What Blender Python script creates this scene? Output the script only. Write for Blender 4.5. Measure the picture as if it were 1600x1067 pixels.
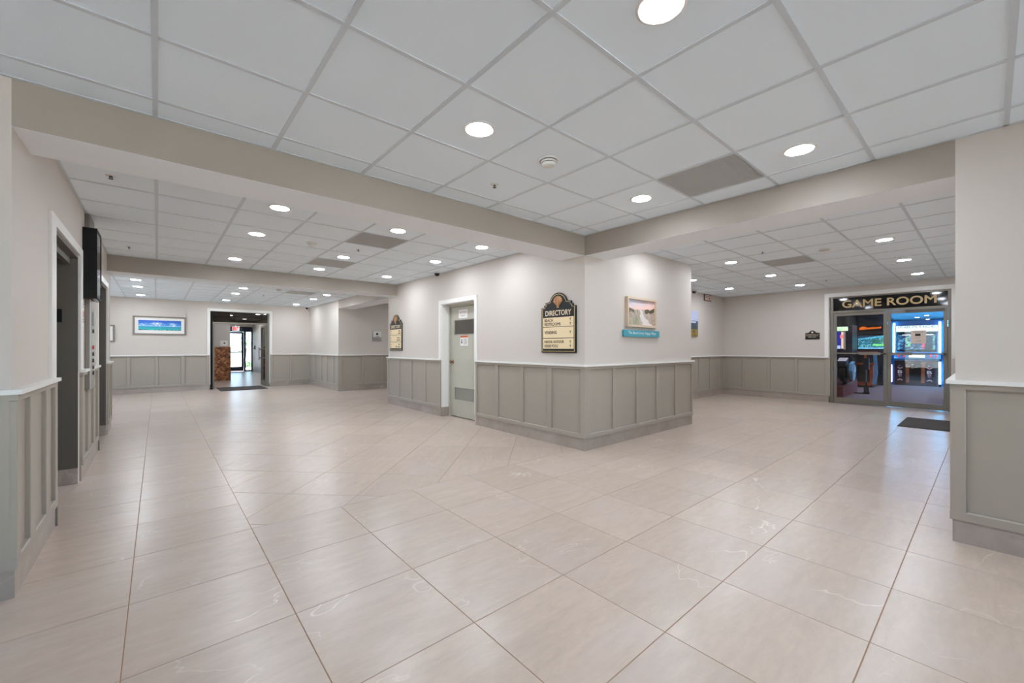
import bpy, bmesh, math, random
from mathutils import Vector, Matrix

for o in list(bpy.data.objects):
    bpy.data.objects.remove(o, do_unlink=True)
SC = bpy.context.scene
COL = SC.collection
R = random.Random(7)
PI = math.pi

# ------------------------------------------------------------------ camera, world, exposure
cd = bpy.data.cameras.new('camera')
cam = bpy.data.objects.new('camera', cd)
COL.objects.link(cam)
cam.location = (0, 0, 1.27)
cam.rotation_euler = (PI / 2, 0, math.radians(49.25 - 90))
cd.sensor_width = 36
cd.lens = 643.3 / 1600 * 36
cd.shift_y = (542.67 - 533.5) / 1600
cd.clip_start = 0.05
cd.clip_end = 300
SC.camera = cam

w = bpy.data.worlds.new('sky')
SC.world = w
w.use_nodes = True
nt = w.node_tree
bg = nt.nodes['Background']
sky = nt.nodes.new('ShaderNodeTexSky')
sky.sky_type = 'HOSEK_WILKIE'
sky.sun_direction = Vector((0.5, 0.35, 0.75)).normalized()
sky.turbidity = 3.0
sky.ground_albedo = 0.5
nt.links.new(sky.outputs[0], bg.inputs[0])
bg.inputs[1].default_value = 20.0

sun_d = bpy.data.lights.new('sun', 'SUN')
sun_d.energy = 72.0
sun_d.angle = 0.01
sun_d.color = (1.0, 0.96, 0.9)
sun = bpy.data.objects.new('sun', sun_d)
COL.objects.link(sun)
sun.rotation_euler = (math.radians(38), 0, math.radians(115))

SC.view_settings.view_transform = 'Standard'
SC.view_settings.look = 'None'
SC.view_settings.gamma = 1
SC.view_settings.use_curve_mapping = False
SC.view_settings.exposure = 0.1
try:
    SC.cycles.use_denoising = True
    SC.cycles.max_bounces = 14
    SC.cycles.diffuse_bounces = 12
    SC.cycles.glossy_bounces = 4
    SC.cycles.transparent_max_bounces = 12
    SC.cycles.caustics_reflective = False
    SC.cycles.caustics_refractive = False
    SC.cycles.sample_clamp_indirect = 8
except Exception:
    pass

LAMP = 172.0          # radiance of the lit diffusers of the downlights

# ------------------------------------------------------------------ materials
def lin(c):
    return tuple((v / 12.92 if v <= 0.04045 else ((v + 0.055) / 1.055) ** 2.4) for v in [x / 255 for x in c]) + (1,)

def mat(name, rgb, rough=0.5, metal=0.0, spec=None, bump=None, var=None, emit=None):
    m = bpy.data.materials.new(name)
    m.use_nodes = True
    t = m.node_tree
    b = t.nodes['Principled BSDF']
    c = lin(rgb)
    b.inputs['Base Color'].default_value = c
    b.inputs['Roughness'].default_value = rough
    b.inputs['Metallic'].default_value = metal
    if spec is not None:
        b.inputs['Specular IOR Level'].default_value = spec
    if emit:
        b.inputs['Emission Color'].default_value = c
        b.inputs['Emission Strength'].default_value = emit
    if bump or var:
        tc = t.nodes.new('ShaderNodeTexCoord')
        mp = t.nodes.new('ShaderNodeMapping')
        t.links.new(tc.outputs['Object'], mp.inputs[0])
        n = t.nodes.new('ShaderNodeTexNoise')
        n.inputs['Detail'].default_value = 5
        t.links.new(mp.outputs[0], n.inputs[0])
        if bump:
            scale, strength, stretch = bump
            n.inputs['Scale'].default_value = scale
            mp.inputs['Scale'].default_value = stretch
            bp = t.nodes.new('ShaderNodeBump')
            bp.inputs['Strength'].default_value = strength
            bp.inputs['Distance'].default_value = 0.002
            t.links.new(n.outputs[0], bp.inputs['Height'])
            t.links.new(bp.outputs[0], b.inputs['Normal'])
        if var:
            rp = t.nodes.new('ShaderNodeValToRGB')
            rp.color_ramp.elements[0].position = 0.3
            rp.color_ramp.elements[1].position = 0.7
            rp.color_ramp.elements[0].color = tuple(x * (1 - var) for x in c[:3]) + (1,)
            rp.color_ramp.elements[1].color = tuple(min(1, x * (1 + var)) for x in c[:3]) + (1,)
            t.links.new(n.outputs[0], rp.inputs[0])
            t.links.new(rp.outputs[0], b.inputs['Base Color'])
    return m

def emis(name, rgb, s):
    m = bpy.data.materials.new(name)
    m.use_nodes = True
    t = m.node_tree
    t.nodes.remove(t.nodes['Principled BSDF'])
    e = t.nodes.new('ShaderNodeEmission')
    e.inputs[0].default_value = rgb if len(rgb) == 4 else lin(rgb)
    e.inputs[1].default_value = s
    t.links.new(e.outputs[0], t.nodes['Material Output'].inputs[0])
    return m

def glass(name, tint, refl=0.06):
    """thin pane: see-through with a fresnel mirror on top"""
    m = bpy.data.materials.new(name)
    m.use_nodes = True
    t = m.node_tree
    t.nodes.remove(t.nodes['Principled BSDF'])
    tr = t.nodes.new('ShaderNodeBsdfTransparent')
    tr.inputs[0].default_value = tint + (1,)
    gl = t.nodes.new('ShaderNodeBsdfGlossy')
    gl.inputs['Roughness'].default_value = 0.02
    fr = t.nodes.new('ShaderNodeFresnel')
    fr.inputs[0].default_value = 1.45
    mx = t.nodes.new('ShaderNodeMixShader')
    t.links.new(fr.outputs[0], mx.inputs[0])
    t.links.new(tr.outputs[0], mx.inputs[1])
    t.links.new(gl.outputs[0], mx.inputs[2])
    t.links.new(mx.outputs[0], t.nodes['Material Output'].inputs[0])
    return m

def print_mat(name, emit=0.0, rough=0.45):
    m = bpy.data.materials.new(name)
    m.use_nodes = True
    t = m.node_tree
    b = t.nodes['Principled BSDF']
    a = t.nodes.new('ShaderNodeAttribute')
    a.attribute_name = 'print'
    t.links.new(a.outputs[0], b.inputs['Base Color'])
    b.inputs['Roughness'].default_value = rough
    if emit:
        b.inputs['Base Color'].default_value = (0.01, 0.01, 0.01, 1)
        t.links.remove(b.inputs['Base Color'].links[0])
        t.links.new(a.outputs[0], b.inputs['Emission Color'])
        b.inputs['Emission Strength'].default_value = emit
    return m

def stone_mat(name, lo, hi, rough, vein=0.62):
    """grey-beige porcelain: drawn-out cloudy grain and a few fine pale veins; every tile takes its own offset"""
    m = bpy.data.materials.new(name)
    m.use_nodes = True
    t = m.node_tree
    L = t.links.new
    N = t.nodes.new
    b = t.nodes['Principled BSDF']
    tc = N('ShaderNodeTexCoord')
    oi = N('ShaderNodeObjectInfo')
    mul = N('ShaderNodeMath'); mul.operation = 'MULTIPLY'; mul.inputs[1].default_value = 61.0
    L(oi.outputs['Random'], mul.inputs[0])
    cmb = N('ShaderNodeCombineXYZ')
    L(mul.outputs[0], cmb.inputs[0]); L(mul.outputs[0], cmb.inputs[1])
    add = N('ShaderNodeVectorMath'); add.operation = 'ADD'
    L(tc.outputs['Object'], add.inputs[0]); L(cmb.outputs[0], add.inputs[1])
    m1 = N('ShaderNodeMapping'); m1.inputs['Scale'].default_value = (1.0, 6.0, 1.0)
    m1.inputs['Rotation'].default_value = (0, 0, 0.25)
    L(add.outputs[0], m1.inputs[0])
    n1 = N('ShaderNodeTexNoise'); n1.inputs['Scale'].default_value = 2.3; n1.inputs['Detail'].default_value = 8
    n1.inputs['Roughness'].default_value = 0.62
    n1.inputs['Distortion'].default_value = 0.6
    L(m1.outputs[0], n1.inputs[0])
    r1 = N('ShaderNodeValToRGB')
    r1.color_ramp.elements[0].position = 0.25; r1.color_ramp.elements[0].color = lin(lo)
    r1.color_ramp.elements[1].position = 0.75; r1.color_ramp.elements[1].color = lin(hi)
    L(n1.outputs[0], r1.inputs[0])
    n4 = N('ShaderNodeTexNoise'); n4.inputs['Scale'].default_value = 10.0; n4.inputs['Detail'].default_value = 9
    n4.inputs['Roughness'].default_value = 0.7
    m4 = N('ShaderNodeMapping'); m4.inputs['Scale'].default_value = (1.0, 2.4, 1.0); m4.inputs['Rotation'].default_value = (0, 0, 0.6)
    L(add.outputs[0], m4.inputs[0]); L(m4.outputs[0], n4.inputs[0])
    r4 = N('ShaderNodeMapRange'); r4.inputs[1].default_value = 0.25; r4.inputs[2].default_value = 0.75
    r4.inputs[3].default_value = 0.90; r4.inputs[4].default_value = 1.08
    L(n4.outputs[0], r4.inputs[0])
    mot = N('ShaderNodeVectorMath'); mot.operation = 'SCALE'
    L(r1.outputs[0], mot.inputs[0]); L(r4.outputs[0], mot.inputs['Scale'])
    n5 = N('ShaderNodeTexNoise'); n5.inputs['Scale'].default_value = 1.5; n5.inputs['Detail'].default_value = 4
    m5 = N('ShaderNodeMapping'); m5.inputs['Location'].default_value = (7.3, 2.1, 0); m5.inputs['Scale'].default_value = (1.0, 1.8, 1.0)
    L(add.outputs[0], m5.inputs[0]); L(m5.outputs[0], n5.inputs[0])
    r5 = N('ShaderNodeMapRange'); r5.inputs[1].default_value = 0.5; r5.inputs[2].default_value = 0.72; r5.inputs[3].default_value = 0.0; r5.inputs[4].default_value = 0.55
    L(n5.outputs[0], r5.inputs[0])
    cl5 = N('ShaderNodeMixRGB'); cl5.inputs[2].default_value = lin(tuple(min(255, int(q * k)) for q, k in zip(hi, (.985, 1.0, 1.05))))
    L(r5.outputs[0], cl5.inputs[0]); L(mot.outputs[0], cl5.inputs[1])
    # veins
    m2 = N('ShaderNodeMapping'); m2.inputs['Scale'].default_value = (0.9, 1.6, 1.0)
    m2.inputs['Rotation'].default_value = (0, 0, 0.5)
    L(add.outputs[0], m2.inputs[0])
    n2 = N('ShaderNodeTexNoise'); n2.inputs['Scale'].default_value = 1.1; n2.inputs['Detail'].default_value = 4
    n2.inputs['Roughness'].default_value = 0.5; n2.inputs['Distortion'].default_value = 0.5
    L(m2.outputs[0], n2.inputs[0])
    sb = N('ShaderNodeMath'); sb.operation = 'SUBTRACT'; sb.inputs[1].default_value = 0.5
    L(n2.outputs[0], sb.inputs[0])
    ab = N('ShaderNodeMath'); ab.operation = 'ABSOLUTE'
    L(sb.outputs[0], ab.inputs[0])
    r2 = N('ShaderNodeValToRGB')
    r2.color_ramp.elements[0].position = 0.0; r2.color_ramp.elements[0].color = (1, 1, 1, 1)
    r2.color_ramp.elements[1].position = 0.0042; r2.color_ramp.elements[1].color = (0, 0, 0, 1)
    L(ab.outputs[0], r2.inputs[0])
    n3 = N('ShaderNodeTexNoise'); n3.inputs['Scale'].default_value = 1.7; n3.inputs['Detail'].default_value = 3
    L(add.outputs[0], n3.inputs[0])
    r3 = N('ShaderNodeValToRGB')
    r3.color_ramp.elements[0].position = 0.49; r3.color_ramp.elements[0].color = (0, 0, 0, 1)
    r3.color_ramp.elements[1].position = 0.64; r3.color_ramp.elements[1].color = (vein, vein, vein, 1)
    L(n3.outputs[0], r3.inputs[0])
    mm = N('ShaderNodeMath'); mm.operation = 'MULTIPLY'
    L(r2.outputs[0], mm.inputs[0]); L(r3.outputs[0], mm.inputs[1])
    mx = N('ShaderNodeMixRGB')
    mx.inputs[2].default_value = lin((234, 226, 218))
    L(mm.outputs[0], mx.inputs[0]); L(cl5.outputs[0], mx.inputs[1])
    # each tile a touch lighter or darker
    hv = N('ShaderNodeHueSaturation')
    mr = N('ShaderNodeMapRange'); mr.inputs[3].default_value = 0.95; mr.inputs[4].default_value = 1.05
    L(oi.outputs['Random'], mr.inputs[0]); L(mr.outputs[0], hv.inputs['Value'])
    L(mx.outputs[0], hv.inputs['Color'])
    L(hv.outputs[0], b.inputs['Base Color'])
    b.inputs['Roughness'].default_value = rough
    bp = N('ShaderNodeBump'); bp.inputs['Strength'].default_value = 0.06; bp.inputs['Distance'].default_value = 0.001
    L(n1.outputs[0], bp.inputs['Height']); L(bp.outputs[0], b.inputs['Normal'])
    return m

M = {}
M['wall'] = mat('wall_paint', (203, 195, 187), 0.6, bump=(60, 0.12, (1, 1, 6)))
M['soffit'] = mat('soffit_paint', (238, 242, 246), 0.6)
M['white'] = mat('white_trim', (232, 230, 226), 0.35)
M['beam'] = mat('beam_face_tone', (152, 143, 134), 0.6, bump=(60, 0.12, (1, 1, 6)))  # darker tone than the walls, same surface texture
M['grey'] = mat('taupe_panel_paint', (161, 153, 141), 0.42)
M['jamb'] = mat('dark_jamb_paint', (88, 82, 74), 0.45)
M['ctile'] = mat('ceiling_tile', (236, 246, 254), 0.85, bump=(220, 0.35, (1, 1, 1)))
M['cbar'] = mat('ceiling_bar', (206, 213, 219), 0.4)
M['plenum'] = mat('plenum_dark', (30, 30, 30), 0.9)
M['floor'] = stone_mat('floor_porcelain', (179, 162, 148), (194, 177, 163), 0.29)
M['base'] = stone_mat('baseboard_porcelain', (148, 138, 128), (176, 164, 153), 0.35, 0.3)
M['grout'] = mat('grout', (158, 124, 98), 0.9)
M['frame'] = mat('bronze_frame', (128, 121, 110), 0.35, 0.25)
M['door'] = mat('service_door_paint', (182, 180, 166), 0.4)
M['louvre'] = mat('louvre_metal', (158, 154, 146), 0.4)
M['brass'] = mat('knob_bronze', (150, 118, 92), 0.3, 0.9)
M['black'] = mat('black_plastic', (7, 7, 8), 0.5, spec=0.2)
M['gloss'] = mat('black_gloss', (5, 5, 6), 0.06)
M['signblack'] = mat('sign_black', (16, 14, 13), 0.45)
M['gold'] = mat('sign_gold', (206, 178, 128), 0.5)
M['cream'] = mat('sign_cream', (238, 216, 176), 0.5)
M['letter'] = mat('letter_dark', (48, 36, 26), 0.6)
M['paleletter'] = mat('letter_pale', (226, 208, 180), 0.5)
M['shell'] = mat('shell_copper', (186, 140, 104), 0.35, 0.6)
M['woodframe'] = mat('pale_wood', (202, 182, 158), 0.5, var=0.12, bump=(30, 0.2, (1, 8, 8)))
M['greyframe'] = mat('grey_wood', (126, 118, 110), 0.5, var=0.1)
M['teal'] = mat('teal_plank', (66, 152, 168), 0.6, var=0.12, bump=(25, 0.3, (1, 1, 10)))
M['mat'] = mat('door_mat', (68, 62, 58), 0.95, bump=(300, 0.8, (1, 1, 1)))
M['matedge'] = mat('mat_edge', (48, 44, 42), 0.8)
M['steel'] = mat('brushed_steel', (190, 188, 184), 0.3, 0.8)
M['button'] = mat('button_dark', (52, 50, 48), 0.4)
M['red'] = mat('red_print', (196, 52, 44), 0.5)
M['orange'] = mat('orange_print', (226, 112, 72), 0.5)
M['paper'] = mat('paper', (236, 232, 228), 0.6)
M['paperwarm'] = mat('paper_warm', (214, 198, 186), 0.6)
M['plastic'] = mat('white_plastic', (224, 222, 218), 0.4)
M['glass'] = glass('door_glass', (0.93, 0.95, 0.95))
M['tint'] = glass('transom_glass', (0.30, 0.28, 0.26))
M['extframe'] = mat('dark_blue_frame', (36, 44, 62), 0.35, 0.3)
M['lamp'] = emis('lamp_diffuser', (0.90, 0.97, 1.06, 1), LAMP)
M['lamp_game'] = emis('lamp_game', (235, 226, 255), 190)
M['print'] = print_mat('flat_print')
M['screen'] = print_mat('lit_screen', emit=1.3)
M['screen2'] = print_mat('lit_panel', emit=1.6)
M['tube'] = emis('blue_white_tube', (100, 195, 255), 40.0)
M['exit'] = emis('exit_letters', (255, 40, 50), 2.2)
M['carpet'] = mat('game_carpet', (140, 130, 134), 0.95, var=0.2, bump=(200, 0.5, (1, 1, 1)))
M['gamewall'] = mat('game_wall', (18, 30, 44), 0.6)
M['cabinet'] = mat('cabinet_dark', (22, 22, 30), 0.35)
M['cabwood'] = mat('cabinet_maroon', (62, 34, 30), 0.4, var=0.2)
M['cabgold'] = mat('cabinet_orange_pattern', (176, 104, 56), 0.45, var=0.5)
M['caborange'] = mat('cabinet_orange', (206, 92, 40), 0.4, var=0.3)
M['cabblue'] = mat('cabinet_blue', (46, 110, 160), 0.35)
M['redbox'] = mat('red_platform', (150, 40, 48), 0.35)
M['bikeblue'] = mat('bike_blue', (120, 186, 226), 0.25)
M['bikewhite'] = mat('bike_white', (214, 224, 236), 0.3)
M['chev'] = mat('chevron_pink', (240, 190, 196), 0.4, emit=0.25)
M['leaf'] = mat('leaf_green', (84, 124, 80), 0.6, var=0.3)
M['bark'] = mat('bark', (96, 84, 72), 0.8)
M['ground'] = mat('outside_paving', (205, 202, 196), 0.9)
M['brick'] = None

def brown_stone():
    m = bpy.data.materials.new('brown_mosaic_stone')
    m.use_nodes = True
    t = m.node_tree; L = t.links.new; N = t.nodes.new
    b = t.nodes['Principled BSDF']
    tc = N('ShaderNodeTexCoord')
    v = N('ShaderNodeTexVoronoi'); v.inputs['Scale'].default_value = 14
    L(tc.outputs['Object'], v.inputs[0])
    n = N('ShaderNodeTexNoise'); n.inputs['Scale'].default_value = 9; n.inputs['Detail'].default_value = 4
    L(tc.outputs['Object'], n.inputs[0])
    mx = N('ShaderNodeMixRGB'); mx.inputs[0].default_value = 0.5
    L(v.outputs['Color'], mx.inputs[1]); L(n.outputs['Color'], mx.inputs[2])
    bw = N('ShaderNodeRGBToBW'); L(mx.outputs[0], bw.inputs[0])
    r = N('ShaderNodeValToRGB')
    e = r.color_ramp.elements
    e[0].position = 0.32; e[0].color = lin((92, 54, 32))
    e[1].position = 0.68; e[1].color = lin((204, 146, 98))
    k = e.new(0.5); k.color = lin((154, 98, 60))
    L(bw.outputs[0], r.inputs[0]); L(r.outputs[0], b.inputs['Base Color'])
    b.inputs['Roughness'].default_value = 0.6
    bp = N('ShaderNodeBump'); bp.inputs['Strength'].default_value = 0.5; bp.inputs['Distance'].default_value = 0.01
    L(v.outputs['Distance'], bp.inputs['Height']); L(bp.outputs[0], b.inputs['Normal'])
    return m
M['brick'] = brown_stone()

# ------------------------------------------------------------------ mesh helpers
class MB:
    def __init__(s):
        s.v = []; s.f = []; s.m = []
    def box(s, x0, x1, y0, y1, z0, z1, m=0, bev=0.0):
        if x0 > x1: x0, x1 = x1, x0
        if y0 > y1: y0, y1 = y1, y0
        if z0 > z1: z0, z1 = z1, z0
        n = len(s.v)
        s.v += [(x0, y0, z0), (x1, y0, z0), (x1, y1, z0), (x0, y1, z0), (x0, y0, z1), (x1, y0, z1), (x1, y1, z1), (x0, y1, z1)]
        s.f += [tuple(n + i for i in q) for q in ((0, 3, 2, 1), (4, 5, 6, 7), (0, 1, 5, 4), (1, 2, 6, 5), (2, 3, 7, 6), (3, 0, 4, 7))]
        if isinstance(m, (list, tuple)): s.m += list(m)      # bottom, top, -y, +x, +y, -x
        else: s.m += [m] * 6
        return s
    def prism(s, pts, a, b, axis='y', m=0):
        """pts: 2-D outline (counter-clockwise seen from the front); axis y: (x,z) outline pushed from y=a (front) to y=b (back)"""
        n = len(s.v); k = len(pts)
        for d in (a, b):
            for p, q in pts:
                s.v.append((p, d, q) if axis == 'y' else ((p, q, d) if axis == 'z' else (d, p, q)))
        s.f.append(tuple(range(n, n + k))); s.f.append(tuple(range(n + 2 * k - 1, n + k - 1, -1)))
        for i in range(k):
            j = (i + 1) % k
            s.f.append((n + j, n + i, n + k + i, n + k + j))
        s.m += [m] * (k + 2)
        return s
    def lathe(s, prof, seg=24, c=(0, 0, 0), m=0, axis='z', close=False):
        n = len(s.v); k = len(prof)
        for i in range(seg):
            a = 2 * PI * i / seg
            for r, h in prof:
                if axis == 'z': s.v.append((c[0] + r * math.cos(a), c[1] + r * math.sin(a), c[2] + h))
                elif axis == 'y': s.v.append((c[0] + r * math.cos(a), c[1] + h, c[2] + r * math.sin(a)))
                else: s.v.append((c[0] + h, c[1] + r * math.cos(a), c[2] + r * math.sin(a)))
        for i in range(seg):
            j = (i + 1) % seg
            for q in range(k - 1):
                s.f.append((n + i * k + q, n + j * k + q, n + j * k + q + 1, n + i * k + q + 1)); s.m.append(m)
        return s
    def cyl(s, p, q, r, seg=12, m=0, r2=None):
        p = Vector(p); q = Vector(q); d = (q - p).normalized()
        u = d.orthogonal().normalized(); v = d.cross(u)
        n = len(s.v); r2 = r if r2 is None else r2
        for c, rr in ((p, r), (q, r2)):
            for i in range(seg):
                a = 2 * PI * i / seg
                s.v.append(tuple(c + u * (rr * math.cos(a)) + v * (rr * math.sin(a))))
        for i in range(seg):
            j = (i + 1) % seg
            s.f.append((n + i, n + j, n + seg + j, n + seg + i)); s.m.append(m)
        s.f.append(tuple(range(n + seg - 1, n - 1, -1))); s.f.append(tuple(range(n + seg, n + 2 * seg))); s.m += [m, m]
        return s
    def tube(s, pts, r, seg=10, m=0):
        for a, b in zip(pts, pts[1:]): s.cyl(a, b, r, seg, m)
        return s
    def mesh(s, name, mats, smooth=False):
        me = bpy.data.meshes.new(name)
        me.from_pydata(s.v, [], s.f)
        for mm in (mats if isinstance(mats, (list, tuple)) else [mats]): me.materials.append(mm)
        for p, i in zip(me.polygons, s.m): p.material_index = i
        bm = bmesh.new(); bm.from_mesh(me)
        bmesh.ops.recalc_face_normals(bm, faces=bm.faces)
        bm.to_mesh(me); bm.free()
        if smooth:
            for p in me.polygons: p.use_smooth = True
        me.update()
        return me
    def build(s, name, mats, parent=None, loc=(0, 0, 0), rz=0, smooth=False):
        return put(name, s.mesh(name, mats, smooth), parent, loc, rz)

def put(name, me, parent=None, loc=(0, 0, 0), rz=0):
    o = bpy.data.objects.new(name, me)
    if name in ('small_print', 'eggcrate', 'glowing_title', 'speaker_slots', 'pictogram', 'coin_slots'): o['kind'] = 'stuff'
    COL.objects.link(o)
    if parent: o.parent = parent
    o.location = loc
    o.rotation_euler = (0, 0, rz)
    return o

def thing(name, label, cat, loc=(0, 0, 0), rz=0, group=None):
    o = bpy.data.objects.new(name, None)
    COL.objects.link(o)
    o.empty_display_size = 0.1
    o.location = loc
    o.rotation_euler = (0, 0, rz)
    o['label'] = label
    o['category'] = cat
    if group: o['group'] = group
    return o

def tag(o, label, cat, group=None):
    o['label'] = label; o['category'] = cat
    if group: o['group'] = group
    return o

def struct_empty(name, loc=(0, 0, 0), rz=0, label=None, cat=None):
    o = bpy.data.objects.new(name, None)
    COL.objects.link(o)
    o.empty_display_size = 0.1
    o.location = loc
    o.rotation_euler = (0, 0, rz)
    o['kind'] = 'structure'
    if label: o['label'] = label
    if cat: o['category'] = cat
    return o

def struct(o, label=None, cat=None):
    o['kind'] = 'structure'
    if label: o['label'] = label
    if cat: o['category'] = cat
    return o

def copy_tree(o, parent=None):
    c = o.copy(); COL.objects.link(c)
    if parent: c.parent = parent
    for ch in list(o.children): copy_tree(ch, c)
    return c

WEST, SOUTH, EAST, NORTH = -PI / 2, 0.0, PI / 2, PI      # a face whose outward normal points to -X, -Y, +X, +Y

def text_verts(body, x0, z0, wid, hei, y=-0.004, depth=0.002, bold=0.0, shear=0.0):
    """lettering stretched to a box wid x hei whose lower left corner is x0,z0, on a face looking to -Y"""
    cu = bpy.data.curves.new('t', 'FONT')
    cu.body = body
    cu.size = 1
    cu.resolution_u = 5
    cu.shear = shear
    ob = bpy.data.objects.new('t', cu)
    COL.objects.link(ob)
    dg = bpy.context.evaluated_depsgraph_get()
    me = bpy.data.meshes.new_from_object(ob.evaluated_get(dg))
    xs = [v.co.x for v in me.vertices]; ys = [v.co.y for v in me.vertices]
    ax, bx, ay, by = min(xs), max(xs), min(ys), max(ys)
    vs = [(x0 + (v.co.x - ax) / (bx - ax) * wid, y, z0 + (v.co.y - ay) / (by - ay) * hei) for v in me.vertices]
    fs = [tuple(p.vertices) for p in me.polygons]
    if bold:                                   # heavier strokes: the same line struck again a hair to each side
        d = bold * hei
        base = list(vs); bf = list(fs); vs = []; fs = []
        for dx, dz in ((-d, 0), (d, 0), (0, d), (0, -d)):
            k = len(vs); vs += [(x + dx, yy - .00005 * len(fs) / max(1, len(bf)), z + dz) for x, yy, z in base]; fs += [tuple(k + i for i in f) for f in bf]
    bpy.data.objects.remove(ob, do_unlink=True)
    bpy.data.curves.remove(cu)
    bpy.data.meshes.remove(me)
    return vs, fs

def lettering(name, items, m, parent):
    """items: (text, x0, z0, width, height, y[, bold[, shear]]); every line of lettering is an object of its own"""
    for it in items:
        b = it[6] if len(it) > 6 else 0.0
        sh = it[7] if len(it) > 7 else 0.0
        vs, fs = text_verts(it[0], *it[1:6], bold=b, shear=sh)
        me = bpy.data.meshes.new(name); me.from_pydata(vs, [], fs); me.materials.append(m)
        put(name, me, parent)

def strokes(mb, x0, x1, z0, z1, y, seed, m=0, step=0.5):
    """illegible small print: short upright strokes on a line"""
    r = random.Random(seed)
    h = z1 - z0; x = x0
    while x < x1 - h * 0.3:
        if r.random() < 0.16: x += h * 0.5; continue
        wd = h * r.uniform(0.2, 0.4); zt = z1 if r.random() < 0.4 else z0 + h * 0.75
        mb.box(x, min(x + wd, x1), y, y + 0.001, z0, zt, m)
        x += wd + h * step * 0.45

def picture(name, wd, hd, nx, ny, fn, m, parent, y=0.0, z0=0.0, x0=None):
    """flat print: a grid facing -Y whose colours fn(u,v)->rgb lie in the attribute 'print'"""
    x0 = -wd / 2 if x0 is None else x0
    vs = []; fs = []; cs = []
    for j in range(ny + 1):
        for i in range(nx + 1):
            vs.append((x0 + wd * i / nx, y, z0 + hd * j / ny))
            cs.append(lin([max(0, min(255, c)) for c in fn(i / nx, j / ny)]))
    for j in range(ny):
        for i in range(nx):
            a = j * (nx + 1) + i
            fs.append((a, a + 1, a + nx + 2, a + nx + 1))
    me = bpy.data.meshes.new(name); me.from_pydata(vs, [], fs); me.materials.append(m)
    at = me.color_attributes.new('print', 'FLOAT_COLOR', 'POINT')
    for i, c in enumerate(cs): at.data[i].color = c
    return put(name, me, parent)

def hsh(x, y, s=0):
    v = math.sin(x * 127.1 + y * 311.7 + s * 74.7) * 43758.5453
    return v - math.floor(v)
def vnoise(x, y, s=0):
    xi, yi = math.floor(x), math.floor(y); xf, yf = x - xi, y - yi
    xf = xf * xf * (3 - 2 * xf); yf = yf * yf * (3 - 2 * yf)
    a = hsh(xi, yi, s); b = hsh(xi + 1, yi, s); c = hsh(xi, yi + 1, s); d = hsh(xi + 1, yi + 1, s)
    return (a * (1 - xf) + b * xf) * (1 - yf) + (c * (1 - xf) + d * xf) * yf
def mixc(a, b, t):
    t = max(0, min(1, t)); return tuple(p + (q - p) * t for p, q in zip(a, b))

# ------------------------------------------------------------------ key sizes of the room (metres)
XB, YB = 3.97, 3.24          # corner of the middle block
XL = -0.56                   # lift wall of the left corridor
YR = 0.148                   # right side of the right-hand corridor
XE = 11.75                   # end wall of the right-hand corridor (game room)
YW = 15.3                    # far wall of the left corridor
CZ = 2.638                   # ceiling
BZ = 2.395                   # underside of the beams
TOP = 2.72
XW, YS = -3.6, -4.0          # unseen west and south walls

# ------------------------------------------------------------------ walls
def wall(name, boxes, m=None):
    b = MB()
    for q in boxes: b.box(*q)
    return struct(b.build(name, m or M['wall']))

DY0, DY1, DZ = 5.545, 6.605, 2.06      # service door opening in the block
wall('wall_block_left', [(XB, XB + .2, YB, DY0, 0, TOP), (XB, XB + .2, DY1, 8.9, 0, TOP), (XB, XB + .2, DY0, DY1, DZ, TOP)])
wall('wall_block_right', [(XB + .2, 6.72, YB, YB + .15, 0, TOP)])
wall('wall_block_end', [(6.57, 6.72, YB + .15, 4.75, 0, TOP)])
wall('wall_far_right', [(6.57, XE + .2, 4.75, 4.9, 0, TOP)])
GY0, GY1, GZ = 0.478, 2.43, 2.43       # game room opening
wall('wall_right_end', [(XE, XE + .2, YR - .15, GY0, 0, TOP), (XE, XE + .2, GY1, 4.75, 0, TOP), (XE, XE + .2, GY0, GY1, GZ, TOP)])
wall('wall_right_side', [(XB + .15, XE, YR - .15, YR, 0, TOP)])
wall('wall_pillar_right', [(XB, XB + .15, YS, YR, 0, TOP)])
wall('wall_pillar_left', [(XW, XL - .3, YB, YB + .12, 0, TOP)])
LO = [(4.33, 5.556), (7.15, 8.33)]     # the two lift openings
LZ = 2.13
ys = [YB] + [v for p in LO for v in p] + [9.0]
wall('wall_left', [(XL - .3, XL, ys[0], ys[1], 0, TOP), (XL - .3, XL, ys[2], ys[3], 0, TOP), (XL - .3, XL, ys[4], ys[5], 0, TOP)] +
     [(XL - .3, XL, a, b, LZ, TOP) for a, b in LO])
wall('wall_left_return', [(XW, XL - .3, 8.88, 9.0, 0, TOP)])
BX0, BX1, BDZ = 1.197, 2.777, 2.38     # vestibule opening in the far wall
wall('wall_back', [(XW, BX0, YW, YW + .2, 0, TOP), (BX1, XB + .2, YW, YW + .2, 0, TOP), (BX0, BX1, YW, YW + .2, BDZ, TOP)])
wall('wall_back_right', [(XB, XB + .2, 12.3, YW, 0, TOP)])
wall('wall_alcove', [(XB + .2, 9.2, 12.3, 12.45, 0, TOP), (XB + .2, 9.2, 8.75, 8.9, 0, TOP), (9.05, 9.2, 8.9, 12.3, 0, TOP)])
FY0, FY1 = 9.8, 14.6
wall('wall_back_left', [(XW - .15, XW, 8.88, FY0, 0, TOP), (XW - .15, XW, FY1, YW + .2, 0, TOP), (XW - .15, XW, FY0, FY1, 0, .3), (XW - .15, XW, FY0, FY1, 2.52, TOP)])
SX0, SX1 = -3.2, 3.6
wall('wall_rear', [(XW - .15, SX0, YS - .15, YS, 0, TOP), (SX1, XB + .15, YS - .15, YS, 0, TOP), (SX0, SX1, YS - .15, YS, 0, .06), (SX0, SX1, YS - .15, YS, 2.45, TOP)])
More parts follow.
